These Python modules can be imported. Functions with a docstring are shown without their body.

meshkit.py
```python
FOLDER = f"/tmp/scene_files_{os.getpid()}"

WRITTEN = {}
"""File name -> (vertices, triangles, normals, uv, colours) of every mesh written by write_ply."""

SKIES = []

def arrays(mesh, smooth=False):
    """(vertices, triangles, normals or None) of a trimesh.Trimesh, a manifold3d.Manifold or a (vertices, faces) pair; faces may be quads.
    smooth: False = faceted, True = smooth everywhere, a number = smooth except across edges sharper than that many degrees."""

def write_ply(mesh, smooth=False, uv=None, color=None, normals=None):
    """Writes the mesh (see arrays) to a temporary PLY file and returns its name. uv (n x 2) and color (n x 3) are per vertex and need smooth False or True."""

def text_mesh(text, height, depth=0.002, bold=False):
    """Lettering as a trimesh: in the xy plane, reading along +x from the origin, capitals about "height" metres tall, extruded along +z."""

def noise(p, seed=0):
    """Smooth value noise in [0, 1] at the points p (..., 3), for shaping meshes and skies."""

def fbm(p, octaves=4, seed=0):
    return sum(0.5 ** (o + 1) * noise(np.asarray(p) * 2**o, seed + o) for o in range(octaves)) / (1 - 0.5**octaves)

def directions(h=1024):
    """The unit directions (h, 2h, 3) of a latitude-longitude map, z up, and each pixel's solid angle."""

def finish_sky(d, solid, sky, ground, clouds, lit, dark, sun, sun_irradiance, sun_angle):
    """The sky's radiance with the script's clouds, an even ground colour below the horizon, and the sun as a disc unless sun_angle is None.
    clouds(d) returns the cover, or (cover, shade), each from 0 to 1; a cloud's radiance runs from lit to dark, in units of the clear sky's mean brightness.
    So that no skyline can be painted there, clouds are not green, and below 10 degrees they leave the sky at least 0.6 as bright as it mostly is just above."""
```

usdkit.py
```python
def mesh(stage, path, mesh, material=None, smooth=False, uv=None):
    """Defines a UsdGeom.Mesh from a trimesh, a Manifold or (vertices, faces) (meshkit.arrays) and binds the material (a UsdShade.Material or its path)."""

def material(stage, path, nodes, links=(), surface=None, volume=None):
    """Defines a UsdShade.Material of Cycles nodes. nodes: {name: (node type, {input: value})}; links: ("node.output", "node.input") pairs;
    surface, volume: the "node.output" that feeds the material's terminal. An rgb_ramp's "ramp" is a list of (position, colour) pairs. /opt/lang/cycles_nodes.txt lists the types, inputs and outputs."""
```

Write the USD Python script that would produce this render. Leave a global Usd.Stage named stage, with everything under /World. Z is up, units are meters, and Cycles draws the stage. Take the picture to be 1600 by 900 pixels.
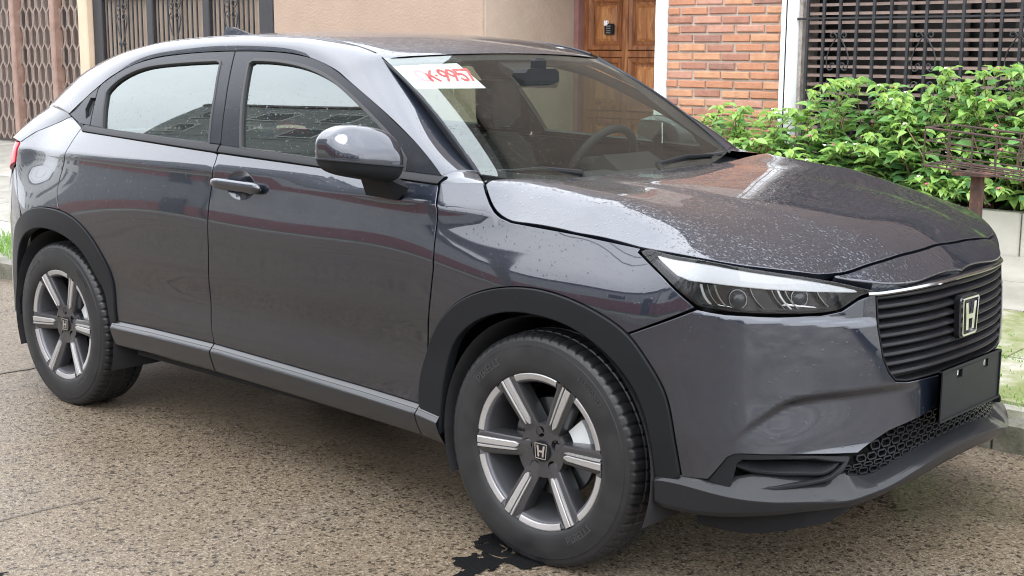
import math, random
import numpy as np, trimesh, shapely, usdkit, meshkit
import shapely.geometry as sg
import shapely.affinity as sa
from shapely.ops import unary_union
from scipy.interpolate import RectBivariateSpline, CubicSpline, RBFInterpolator
from scipy.spatial import Delaunay
from scipy.special import erf
from pxr import Usd, UsdGeom, UsdLux, UsdShade, Gf, Vt, Sdf

stage = Usd.Stage.CreateInMemory()
UsdGeom.SetStageUpAxis(stage, 'Z'); UsdGeom.SetStageMetersPerUnit(stage, 1.0)
UsdGeom.Xform.Define(stage, '/World'); UsdGeom.Scope.Define(stage, '/World/Looks')
rng = np.random.default_rng(7)

# ---------------------------------------------------------------- camera
cam = UsdGeom.Camera.Define(stage, '/World/camera')
R_, U_, F_ = [0.7413040, 0.6711472, 0.0054560], [-0.1207666, 0.1253854, 0.9847304], [-0.6602149, 0.7306435, -0.1740009]
EYE = [2.393743, -3.623157, 1.454742]
cam.AddTransformOp().Set(Gf.Matrix4d(*R_, 0, *U_, 0, *[-a for a in F_], 0, *EYE, 1))
cam.CreateHorizontalApertureAttr(36.0); cam.CreateVerticalApertureAttr(20.25)
cam.CreateFocalLengthAttr(36.0 * 1.3007523); cam.CreateClippingRangeAttr(Gf.Vec2f(0.05, 2000))
cam.CreateExposureAttr(0.0)

# ---------------------------------------------------------------- sky and sun (overcast, soft)
SUN_EL, SUN_DIR = math.radians(58), (0.35, -0.94)
SUN_ROT = math.atan2(*SUN_DIR)
CLOUD = 44.0
usdkit.material(stage, '/World/Looks/sky', {
    'tc': ('texture_coordinate', {}),
    'sky': ('sky_texture', {'sky_type': 'single_scattering', 'sun_disc': False, 'sun_elevation': SUN_EL, 'sun_rotation': SUN_ROT}),
    'sep': ('separate_xyz', {}), 'n': ('noise_texture', {'scale': 1.6, 'detail': 5.0, 'roughness': 0.55}),
    'cl': ('rgb_ramp', {'ramp': [(0.30, (.70, .735, .80)), (0.70, (1.06, 1.08, 1.12))]}),
    'up': ('map_range', {'from_min': -0.05, 'from_max': 0.95, 'to_min': CLOUD * 0.72, 'to_max': CLOUD * 1.32, 'clamp': True}),
    'mul': ('vector_math', {'math_type': 'scale'}),
    'mix': ('mix_color', {'fac': 0.93, 'use_clamp': False}),
    'bg': ('background_shader', {'strength': 0.1})},
    [('tc.generated', 'sep.vector'), ('tc.generated', 'n.vector'), ('n.fac', 'cl.fac'), ('cl.color', 'mul.vector1'), ('sep.z', 'up.value'),
     ('up.result', 'mul.scale'), ('sky.color', 'mix.a'), ('mul.vector', 'mix.b'), ('mix.result', 'bg.color')], surface='bg.background')
dome = UsdLux.DomeLight.Define(stage, '/World/sky')
UsdShade.MaterialBindingAPI.Apply(dome.GetPrim()).Bind(UsdShade.Material.Get(stage, '/World/Looks/sky'))
sun = UsdLux.DistantLight.Define(stage, '/World/sun')
sun.CreateIntensityAttr(0.25); sun.CreateAngleAttr(25.0); sun.CreateColorAttr(Gf.Vec3f(1, .97, .93)); sun.CreateNormalizeAttr(True)
_sd = np.array([SUN_DIR[0] * math.cos(SUN_EL), SUN_DIR[1] * math.cos(SUN_EL), math.sin(SUN_EL)])
_sd /= np.linalg.norm(_sd)
_x = np.cross([0, 0, 1], _sd); _x /= np.linalg.norm(_x); _y = np.cross(_sd, _x)
sun.AddTransformOp().Set(Gf.Matrix4d(*_x.tolist(), 0, *_y.tolist(), 0, *_sd.tolist(), 0, 0, 0, 30, 1))

# ---------------------------------------------------------------- helpers: prims
used = {}
def path_for(parent, name):
    k = parent + '/' + name; n = used.get(k, 0); used[k] = n + 1
    return k if n == 0 else '%s_%03d' % (k, n)
def ppath(p): return p if isinstance(p, str) else str(p.GetPath())
def tag(prim, label=None, category=None, group=None, kind=None):
    for k, v in (('label', label), ('category', category), ('group', group), ('kind', kind)):
        if v: prim.SetCustomDataByKey(k, v)
    return prim
def thing(name, label=None, category=None, group=None, kind=None, loc=(0, 0, 0), rz=0.0):
    x = UsdGeom.Xform.Define(stage, path_for('/World', name))
    if any(loc): x.AddTranslateOp().Set(Gf.Vec3d(*[float(a) for a in loc]))
    if rz: x.AddRotateZOp().Set(float(rz))
    return tag(x.GetPrim(), label, category, group, kind)
def group_part(name, parent, label=None):
    x = UsdGeom.Xform.Define(stage, path_for(ppath(parent), name))
    if label: x.GetPrim().SetCustomDataByKey('label', label)
    return x.GetPrim()
def obj(name, mesh, m, parent='/World', smooth=30, **t):
    """one Mesh prim; mesh = trimesh, (V,F) or (V,F,N)"""
    p = path_for(ppath(parent), name)
    if isinstance(mesh, tuple) and len(mesh) == 3:
        V, F, N = mesh
        g = UsdGeom.Mesh.Define(stage, p)
        g.CreatePointsAttr(Vt.Vec3fArray.FromNumpy(np.ascontiguousarray(V, np.float32)))
        g.CreateFaceVertexCountsAttr(Vt.IntArray.FromNumpy(np.full(len(F), 3, np.int32)))
        g.CreateFaceVertexIndicesAttr(Vt.IntArray.FromNumpy(np.ascontiguousarray(F, np.int32).ravel()))
        g.CreateSubdivisionSchemeAttr('none')
        if N is not None:
            g.CreateNormalsAttr(Vt.Vec3fArray.FromNumpy(np.ascontiguousarray(N, np.float32))); g.SetNormalsInterpolation('vertex')
        UsdShade.MaterialBindingAPI.Apply(g.GetPrim()).Bind(UsdShade.Material.Get(stage, '/World/Looks/' + m))
    else:
        g = usdkit.mesh(stage, p, mesh, '/World/Looks/' + m, smooth=smooth)
    g.CreateDoubleSidedAttr(True)
    if t: tag(g.GetPrim(), **t)
    return g.GetPrim()
def cat(ms):
    """join (V,F,N) tuples"""
    V = []; F = []; N = []; k = 0
    for v, f, n in ms:
        V.append(v); F.append(np.asarray(f) + k); N.append(n); k += len(v)
    return np.vstack(V), np.vstack(F), np.vstack(N)
def mirror(m):
    if isinstance(m, tuple):
        V, F, N = m
        return V * [1, -1, 1], F[:, ::-1], (None if N is None else N * [1, -1, 1])
    k = m.copy(); k.vertices = k.vertices * [1, -1, 1]; k.faces = k.faces[:, ::-1]; return k
def both(m): return cat([m, mirror(m)])
def tb(lo, hi, bevel=0.0):
    lo, hi = np.array(lo, float), np.array(hi, float)
    if bevel <= 0:
        b = trimesh.creation.box(hi - lo); b.apply_translation((lo + hi) / 2); return b
    pts = []
    for s in np.ndindex(2, 2, 2):
        s = np.array(s)
        for k in range(3):
            p = np.where(s, hi - bevel, lo + bevel); p[k] = hi[k] if s[k] else lo[k]; pts.append(p)
    return trimesh.convex.convex_hull(np.array(pts))
def tube(pts, r, sides=6, caps=True):
    p = np.asarray(pts, float); n = len(p); r = np.broadcast_to(np.asarray(r, float), (n,))
    t = np.gradient(p, axis=0); t /= np.linalg.norm(t, axis=1, keepdims=True) + 1e-12
    a = np.zeros_like(p); ref = np.array([0, 0, 1.0]) if abs(t[0, 2]) < .9 else np.array([1.0, 0, 0])
    for i in range(n):
        v = ref - t[i] * (ref @ t[i]); v /= np.linalg.norm(v) + 1e-12; a[i] = v; ref = v
    b = np.cross(t, a); an = np.arange(sides) * 2 * np.pi / sides
    V = (p[:, None] + r[:, None, None] * (np.cos(an)[None, :, None] * a[:, None] + np.sin(an)[None, :, None] * b[:, None])).reshape(-1, 3)
    i, j = np.meshgrid(np.arange(n - 1), np.arange(sides), indexing='ij')
    q = np.stack([i * sides + j, i * sides + (j + 1) % sides, (i + 1) * sides + (j + 1) % sides, (i + 1) * sides + j], -1).reshape(-1, 4)
    F = np.vstack([q[:, [0, 1, 2]], q[:, [0, 2, 3]]])
    if caps:
        V = np.vstack([V, p[:1], p[-1:]]); k = n * sides
        F = np.vstack([F, [[k, (j + 1) % sides, j] for j in range(sides)], [[k + 1, (n - 1) * sides + j, (n - 1) * sides + (j + 1) % sides] for j in range(sides)]])
    return trimesh.Trimesh(V, F, process=False)
def join(ms): return trimesh.util.concatenate([m for m in ms])
def spline(pts, n, closed=False):
    p = np.asarray(pts, float)
    if closed: p = np.vstack([p, p[:1]])
    d = np.concatenate([[0], np.cumsum(np.linalg.norm(np.diff(p, axis=0), axis=1))])
    cs = CubicSpline(d, p, bc_type='periodic' if closed else 'not-a-knot' if len(p) > 3 else 'natural')
    t = np.linspace(0, d[-1], n + 1)[:-1] if closed else np.linspace(0, d[-1], n)
    return cs(t)
def sstep(a, b, x):
    t = np.clip((np.asarray(x, float) - a) / (b - a), 0, 1); return t * t * (3 - 2 * t)
def softplus(d, r): return .5 * (d + np.sqrt(d * d + r * r))
def extrude(poly, h, axis='z'):
    ms = [trimesh.creation.extrude_polygon(g, h, engine='earcut') for g in getattr(poly, 'geoms', [poly]) if g.area > 1e-9]
    return join(ms)

# ---------------------------------------------------------------- helpers: surface panels
def densify(ring, h):
    c = np.asarray(ring.coords)[:-1]; out = []
    for a, b in zip(c, np.roll(c, -1, 0)):
        n = max(1, int(np.ceil(np.linalg.norm(b - a) / h)))
        out.append(a + (b - a) * np.arange(n)[:, None] / n)
    return np.vstack(out)
def panel(poly, f, fn, h=.03, gap=.0024, depth=.016, off=0.0, edge=.0018, flip=False):
    """a skin piece: the polygon in the surface's own parameters, cut back by the gap, with a rolled edge"""
    poly = poly.buffer(0).buffer(-gap, join_style=2)
    out = []
    for g in getattr(poly, 'geoms', [poly]):
        if g.area < 1e-5: continue
        g = sg.polygon.orient(g)
        g2 = g.buffer(-edge, join_style=2) if edge else g
        if g2.is_empty or g2.geom_type != 'Polygon': g2 = g
        g2 = sg.polygon.orient(g2)
        rings = [densify(r, h * .6) for r in [g2.exterior, *g2.interiors]]
        x0, y0, x1, y1 = g2.bounds
        X, Y = np.meshgrid(np.arange(x0 + h / 2, x1, h), np.arange(y0 + h / 2, y1, h)); P = np.stack([X.ravel(), Y.ravel()], -1)
        inner = g2.buffer(-h * .45)
        if not inner.is_empty:
            P = P[shapely.contains_xy(inner, P[:, 0], P[:, 1])]
        else: P = np.zeros((0, 2))
        A = np.vstack(rings + [P]); T = Delaunay(A).simplices
        cen = A[T].mean(1); ok = shapely.contains_xy(g2, cen[:, 0], cen[:, 1])
        a, b, c = A[T[:, 0]], A[T[:, 1]], A[T[:, 2]]
        ar = (b[:, 0] - a[:, 0]) * (c[:, 1] - a[:, 1]) - (b[:, 1] - a[:, 1]) * (c[:, 0] - a[:, 0])
        T = T[ok & (np.abs(ar) > 1e-9)]; ar = ar[ok & (np.abs(ar) > 1e-9)]
        T[ar < 0] = T[ar < 0][:, ::-1]
        n = fn(A[:, 0], A[:, 1]); V = f(A[:, 0], A[:, 1]) + off * n
        e1 = V[T[:, 1]] - V[T[:, 0]]; e2 = V[T[:, 2]] - V[T[:, 0]]
        if (np.cross(e1, e2) * n[T[:, 0]]).sum() < 0: T = T[:, ::-1]
        Vs, Fs, Ns = [V], [T], [n]; k = len(V); s0 = 0
        for r in rings:
            m = len(r); p0 = V[s0:s0 + m]; n0 = n[s0:s0 + m]; s0 += m
            tan = np.roll(p0, -1, 0) - np.roll(p0, 1, 0); side = np.cross(tan, n0); side /= np.linalg.norm(side, axis=1, keepdims=True) + 1e-12
            # outward = away from the polygon interior: exterior ring runs anticlockwise
            probe = r + 1e-4 * np.stack([(np.roll(r, -1, 0) - np.roll(r, 1, 0))[:, 1], -(np.roll(r, -1, 0) - np.roll(r, 1, 0))[:, 0]], -1) / (np.linalg.norm(np.roll(r, -1, 0) - np.roll(r, 1, 0), axis=1, keepdims=True) + 1e-12)
            d = f(probe[:, 0], probe[:, 1]) - (p0 - off * n0)
            if (d * side).sum() < 0: side = -side
            p1 = p0 + edge * side - edge * n0; p2 = p1 - depth * n0
            Vs += [p0, p1, p1, p2]; Ns += [n0, .35 * n0 + side, side, side]
            i = np.arange(m); j = (i + 1) % m
            for a_, b_ in ((0, 1), (2, 3)):
                q = np.stack([k + a_ * m + i, k + b_ * m + i, k + b_ * m + j, k + a_ * m + j], -1)
                tri = np.vstack([q[:, [0, 1, 2]], q[:, [0, 2, 3]]]); Fs.append(tri)
            k += 4 * m
        N = np.vstack(Ns); N /= np.linalg.norm(N, axis=1, keepdims=True) + 1e-12
        V = np.vstack(Vs); F = np.vstack(Fs)
        fnrm = np.cross(V[F[:, 1]] - V[F[:, 0]], V[F[:, 2]] - V[F[:, 0]]); bad = (fnrm * N[F].sum(1)).sum(1) < 0
        F[bad] = F[bad][:, ::-1]
        out.append((V, F, N))
    return cat(out)
def loft(rows, flip=False):
    """rows: (m, n, 3) grid of points -> smooth surface with finite difference normals"""
    Pn = np.asarray(rows, float); m, n = Pn.shape[:2]
    a = np.gradient(Pn, axis=0); b = np.gradient(Pn, axis=1); N = np.cross(a, b)
    N /= np.linalg.norm(N, axis=-1, keepdims=True) + 1e-12
    i, j = np.meshgrid(np.arange(m - 1), np.arange(n - 1), indexing='ij')
    q = np.stack([i * n + j, (i + 1) * n + j, (i + 1) * n + j + 1, i * n + j + 1], -1).reshape(-1, 4)
    F = np.vstack([q[:, [0, 1, 2]], q[:, [0, 2, 3]]]); V = Pn.reshape(-1, 3); N = N.reshape(-1, 3)
    if flip: N = -N; F = F[:, ::-1]
    return V, F, N
def bulge(A, B, n, amt, dirs, ends=1.0):
    """grid between curves A and B (same length), pushed along dirs by a parabola"""
    s = np.linspace(0, 1, n)[:, None, None]; g = A[None] * (1 - s) + B[None] * s
    return g + (4 * s * (1 - s)) * np.asarray(amt).reshape(1, -1, 1) * dirs[None]

# ---------------------------------------------------------------- materials
def mat(name, nodes, links=(), surface='p.BSDF'):
    return usdkit.material(stage, '/World/Looks/' + name, nodes, links, surface=surface)
def plain(name, color, rough=.5, metal=0.0, **kw):
    mat(name, {'p': ('principled_bsdf', {'base_color': color, 'roughness': rough, 'metallic': metal, **kw})})
def drops(scale, dens, size, strength, fine=True):
    """rain drops as relief: (nodes, links, output)"""
    n = {'dg': ('geometry', {}),
         'dv': ('voronoi_texture', {'scale': scale, 'randomness': 1.0}), 'dc': ('separate_color', {}),
         'dsz': ('map_range', {'from_min': 1 - dens, 'from_max': 1.0, 'to_min': 0.02, 'to_max': size, 'clamp': True}),
         'dd': ('math', {'math_type': 'divide'}), 'dm': ('map_range', {'range_type': 'smoothstep', 'from_min': 1.0, 'from_max': 0.35, 'to_min': 0.0, 'to_max': 1.0, 'clamp': True}),
         'dm2': ('math', {'math_type': 'multiply'}),
         'dv2': ('voronoi_texture', {'scale': scale * 2.3, 'randomness': 1.0}), 'dc2': ('separate_color', {}),
         'dsz2': ('map_range', {'from_min': 1 - dens, 'from_max': 1.0, 'to_min': 0.02, 'to_max': size, 'clamp': True}),
         'dd2': ('math', {'math_type': 'divide'}), 'dm3': ('map_range', {'range_type': 'smoothstep', 'from_min': 1.0, 'from_max': 0.35, 'to_min': 0.0, 'to_max': 0.45, 'clamp': True}),
         'dm4': ('math', {'math_type': 'multiply'}),
         'da': ('math', {'math_type': 'add'}),
         'db': ('bump', {'strength': strength, 'distance': 0.16 / scale})}
    l = [('dg.position', 'dv.vector'), ('dv.color', 'dc.color'), ('dc.r', 'dsz.value'), ('dv.distance', 'dd.value1'), ('dsz.result', 'dd.value2'), ('dd.value', 'dm.value'),
         ('dm.result', 'dm2.value1'), ('dsz.result', 'dm2.value2'),
         ('dg.position', 'dv2.vector'), ('dv2.color', 'dc2.color'), ('dc2.g', 'dsz2.value'), ('dv2.distance', 'dd2.value1'), ('dsz2.result', 'dd2.value2'), ('dd2.value', 'dm3.value'),
         ('dm3.result', 'dm4.value1'), ('dsz2.result', 'dm4.value2'),
         ('dm2.value', 'da.value1'), ('dm4.value', 'da.value2'), ('da.value', 'db.height')]
    return n, l
def paint(name, scale, dens, size, strength):
    n, l = drops(scale, dens, size, strength)
    n['p'] = ('principled_bsdf', {'base_color': PAINT, 'metallic': .85, 'roughness': .40, 'coat_weight': 1.0, 'coat_roughness': .025, 'coat_ior': 1.80})
    mat(name, n, l + [('db.normal', 'p.coat_normal')])
PAINT = (.006, .009, .017)
paint('car_paint', 88, .42, .34, .75)
paint('car_paint_wet_top', 84, .97, .58, .72)
def satin(name, color, rough, scale=110, strength=.5, dens=.4, coat=0.0):
    n, l = drops(scale, dens, .42, strength)
    n['p'] = ('principled_bsdf', {'base_color': color, 'roughness': rough, 'specular_ior_level': .15, 'coat_weight': coat, 'coat_roughness': .10, 'coat_ior': 1.5})
    mat(name, n, l + [('db.normal', 'p.normal'), ('db.normal', 'p.coat_normal')])
satin('black_plastic', (.0065, .007, .008), .42)
satin('lip_plastic', (.0045, .005, .006), .5, coat=.45)
satin('wet_plastic', (.005, .0055, .0065), .5, coat=1.0)
satin('pillar_black', (.016, .017, .020), .20, scale=100, strength=.8, dens=.5)
satin('grille_black', (.006, .006, .007), .25, 100, .5)
satin('tail_red', (.45, .02, .03), .08)
plain('rubber_seal', (.012, .012, .013), .55)
plain('dark_gap', (.004, .004, .004), .9)
plain('wheel_well', (.008, .008, .009), .95)
plain('chrome', (.80, .81, .83), .08, 1.0)
plain('dark_chrome', (.30, .31, .32), .14, 1.0)
plain('rim_dark', (.060, .060, .064), .40, .9, coat_weight=.6, coat_roughness=.05)
plain('rim_machined', (.46, .46, .46), .34, .9)
plain('rim_barrel', (.13, .13, .14), .45, .9)
plain('brake_steel', (.16, .165, .17), .32, 1.0)
plain('caliper_silver', (.62, .65, .66), .45, .3)
mat('tyre_rubber', {'g': ('geometry', {}), 'n': ('noise_texture', {'scale': 14.0, 'detail': 6.0}), 'r': ('rgb_ramp', {'ramp': [(.35, (.0055, .0055, .006)), (.70, (.013, .013, .013))]}),
    'r2': ('map_range', {'from_min': .35, 'from_max': .7, 'to_min': .45, 'to_max': .7, 'clamp': True}), 'p': ('principled_bsdf', {'roughness': .5, 'specular_ior_level': .35})},
    [('g.position', 'n.vector'), ('n.fac', 'r.fac'), ('r.color', 'p.base_color'), ('n.fac', 'r2.value'), ('r2.result', 'p.roughness')])
plain('tyre_tread', (.006, .006, .0065), .38, specular_ior_level=.4)
plain('tyre_letter', (.018, .018, .019), .5)
plain('wheel_nut', (.5, .5, .51), .3, 1.0)
plain('interior_dark', (.008, .008, .009), .6, specular_ior_level=.2)
plain('interior_trim', (.012, .0125, .014), .6, specular_ior_level=.3)
plain('seat_fabric', (.012, .012, .013), .9)
plain('headliner', (.12, .118, .112), .9)
plain('lamp_white', (.86, .88, .90), .25)
plain('lamp_clear_dark', (.035, .038, .042), .12)
plain('lamp_lens_dark', (.02, .021, .024), .04)
plain('paper', (.70, .73, .72), .6)
plain('red_ink', (.62, .06, .08), .6)
plain('red_ink_dark', (.30, .0, .01), .6)
plain('red_ink_faded', (.74, .27, .28), .6)
plain('mirror_glass', (.8, .8, .82), .02, 1.0)
plain('amber_lens', (.55, .16, .03), .1)
def glass(name, tint, f=1.0, ior=1.6):
    n, l = drops(110, .40, .36, .42)
    n.update({'t': ('transparent_bsdf', {'color': tint}), 'gl': ('glossy_bsdf', {'color': (.90, .98, .97), 'roughness': .0}), 'fr': ('fresnel', {}), 'io': ('mix_float', {'a': ior, 'b': 1 / ior}),
              'm': ('mix_closure', {})})
    mat(name, n, l + [('dg.backfacing', 'io.fac'), ('io.result', 'fr.IOR'), ('db.normal', 'gl.normal'), ('fr.fac', 'm.fac'), ('t.BSDF', 'm.closure1'), ('gl.BSDF', 'm.closure2')], surface='m.closure')
glass('side_glass', (.40, .50, .43), ior=2.35)
glass('front_glass', (.80, .87, .82), ior=1.85)
glass('rear_glass', (.12, .14, .13), ior=1.6)
mat('clear_lens', {'t': ('transparent_bsdf', {'color': (.95, .96, .97)}), 'gl': ('glossy_bsdf', {'roughness': .02}), 'fr': ('fresnel', {'IOR': 1.5}), 'm': ('mix_closure', {})},
    [('fr.fac', 'm.fac'), ('t.BSDF', 'm.closure1'), ('gl.BSDF', 'm.closure2')], surface='m.closure')

# ---------------------------------------------------------------- materials of the street
def noisy(name, c0, c1, scale, rough=(.6, .9), bump=.2, bscale=None, detail=6.0, c2=None, dist=.01, metal=0.0, lo=.35, hi=.68):
    ramp = [(lo, c0), (hi, c1)] if c2 is None else [(lo, c0), ((lo + hi) / 2, c1), (hi, c2)]
    mat(name, {'g': ('geometry', {}), 'n': ('noise_texture', {'scale': scale, 'detail': detail, 'roughness': .62}), 'r': ('rgb_ramp', {'ramp': ramp}),
               'rr': ('map_range', {'from_min': .3, 'from_max': .7, 'to_min': rough[0], 'to_max': rough[1], 'clamp': True}),
               'nb': ('noise_texture', {'scale': bscale or scale * 6, 'detail': 5.0}), 'b': ('bump', {'strength': bump, 'distance': dist}), 'p': ('principled_bsdf', {'metallic': metal})},
        [('g.position', 'n.vector'), ('n.fac', 'r.fac'), ('r.color', 'p.base_color'), ('n.fac', 'rr.value'), ('rr.result', 'p.roughness'), ('g.position', 'nb.vector'), ('nb.fac', 'b.height'), ('b.normal', 'p.normal')])
# wet exposed-aggregate road, wetter in the hollow before the bumper
mat('road_wet', {'g': ('geometry', {}),
    'big': ('noise_texture', {'scale': .8, 'detail': 5.0, 'roughness': .6}), 'v': ('voronoi_texture', {'scale': 150.0}), 'vs': ('separate_color', {}),
    'v2': ('voronoi_texture', {'scale': 88.0, 'randomness': 1.0}), 'v2s': ('separate_color', {}), 'st': ('mapping', {'scale': (1.0, 1.0, 1.0)}),
    'stone': ('rgb_ramp', {'ramp': [(0, (.048, .039, .030)), (.3, (.094, .077, .058)), (.75, (.122, .102, .078)), (1, (.19, .17, .14))]}),
    'tone': ('rgb_ramp', {'ramp': [(.30, (.66, .60, .55)), (.46, (1.0, .93, .84)), (.60, (1.04, 1.0, .95)), (.72, (1.02, 1.05, 1.08))]}),
    'mul': ('mix_color', {'blend_type': 'multiply', 'fac': 1.0}),
    'pm': ('map_range', {'from_min': .86, 'from_max': .90, 'to_min': 1.0, 'to_max': 0.25, 'clamp': True}), 'dk': ('vector_math', {'math_type': 'scale'}),
    'wc': ('vector_math', {'math_type': 'subtract', 'vector2': (.34, .58, 0)}), 'wsc': ('vector_math', {'math_type': 'multiply', 'vector2': (1.5, 2.3, 1)}), 'wl': ('vector_math', {'math_type': 'length'}),
    'wn': ('noise_texture', {'scale': 5.0, 'detail': 6.0, 'roughness': .6}), 'wa': ('math', {'math_type': 'multiply_add', 'value2': 1.1}), 'wm': ('map_range', {'range_type': 'smoothstep', 'from_min': 1.75, 'from_max': 1.10, 'to_min': 0.0, 'to_max': 1.0, 'clamp': True}),
    'wd': ('map_range', {'from_min': 0, 'from_max': 1, 'to_min': 1.0, 'to_max': .42}), 'dk2': ('vector_math', {'math_type': 'scale'}),
    'rr': ('map_range', {'from_min': .35, 'from_max': .65, 'to_min': .26, 'to_max': .52, 'clamp': True}), 'rm': ('mix_float', {'b': .08}),
    'nb': ('noise_texture', {'scale': 160.0, 'detail': 3.0}), 'ad': ('math', {'math_type': 'multiply_add', 'value2': .6}),
    'bs': ('map_range', {'from_min': 0, 'from_max': 1, 'to_min': .6, 'to_max': .10}),
    'b': ('bump', {'strength': .55, 'distance': .004}), 'p': ('principled_bsdf', {'specular_ior_level': .22})},
    [('g.position', x + '.vector') for x in ('big', 'v', 'v2', 'nb', 'wn')] + [('v.color', 'vs.color'), ('vs.r', 'stone.fac'), ('big.fac', 'tone.fac'), ('stone.color', 'mul.a'), ('tone.color', 'mul.b'),
     ('v2.color', 'v2s.color'), ('v2s.g', 'pm.value'), ('mul.result', 'dk.vector1'), ('pm.result', 'dk.scale'),
     ('g.position', 'wc.vector1'), ('wc.vector', 'wsc.vector1'), ('wsc.vector', 'wl.vector1'), ('wn.fac', 'wa.value1'), ('wl.value', 'wa.value3'), ('wa.value', 'wm.value'),
     ('wm.result', 'wd.value'), ('dk.vector', 'dk2.vector1'), ('wd.result', 'dk2.scale'), ('dk2.vector', 'p.base_color'),
     ('big.fac', 'rr.value'), ('rr.result', 'rm.a'), ('wm.result', 'rm.fac'), ('rm.result', 'p.roughness'), ('v.distance', 'ad.value1'), ('nb.fac', 'ad.value3'), ('ad.value', 'b.height'),
     ('wm.result', 'bs.value'), ('bs.result', 'b.strength'), ('b.normal', 'p.normal')])
mat('tar', {'g': ('geometry', {}), 'n': ('noise_texture', {'scale': 60.0, 'detail': 5.0}), 'b': ('bump', {'strength': .7, 'distance': .008}), 'p': ('principled_bsdf', {'base_color': (.006, .006, .0065), 'roughness': .85, 'specular_ior_level': .04})},
    [('g.position', 'n.vector'), ('n.fac', 'b.height'), ('b.normal', 'p.normal')])
mat('joint_tar', {'p': ('principled_bsdf', {'base_color': (.062, .048, .036), 'roughness': .6})})
noisy('kerb_stone', (.055, .058, .038), (.11, .105, .08), 7, (.3, .6), .4, c2=(.19, .18, .15))
noisy('slab_clean', (.26, .245, .21), (.36, .34, .30), 2.6, (.35, .65), .15, 60)
noisy('slab_moss', (.13, .15, .055), (.20, .205, .115), 5.5, (.5, .8), .5, 45, c2=(.30, .285, .24), lo=.40, hi=.64)
noisy('slab_grey', (.19, .185, .16), (.29, .275, .24), 4.0, (.35, .65), .2, 60)
noisy('pale_concrete', (.36, .345, .30), (.46, .44, .39), 3.0, (.5, .8), .15, 50)
noisy('soil', (.03, .022, .015), (.07, .05, .035), 14, (.8, 1), .6)
noisy('cream_stucco', (.275, .20, .150), (.325, .24, .182), 1.6, (.8, .95), .55, 42, dist=.012)
noisy('taupe_stucco', (.36, .285, .225), (.43, .345, .28), 2.6, (.8, .95), .45, 55, dist=.01)
noisy('dark_plaster', (.14, .105, .085), (.20, .15, .125), 1.2, (.8, .95), .3, 40)
noisy('cream_paint', (.46, .35, .25), (.52, .40, .29), 3, (.5, .7), .1)
noisy('mortar', (.34, .27, .225), (.42, .345, .295), 8, (.85, .95), .5, 90)
for i_, (a_, b_) in enumerate((((.33, .145, .082), (.42, .20, .118)), ((.37, .18, .10), (.46, .245, .145)), ((.25, .112, .075), (.34, .165, .115)), ((.36, .175, .12), (.41, .225, .165)), ((.20, .10, .075), (.28, .145, .11)))):
    noisy('brick_%s' % 'abcde'[i_], a_, b_, 16, (.75, .95), .6, 70, dist=.008)
noisy('white_paint', (.72, .73, .74), (.80, .81, .82), 4, (.35, .5), .06)
noisy('worn_wood_jamb', (.20, .17, .15), (.42, .38, .35), 20, (.6, .9), .4)
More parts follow.
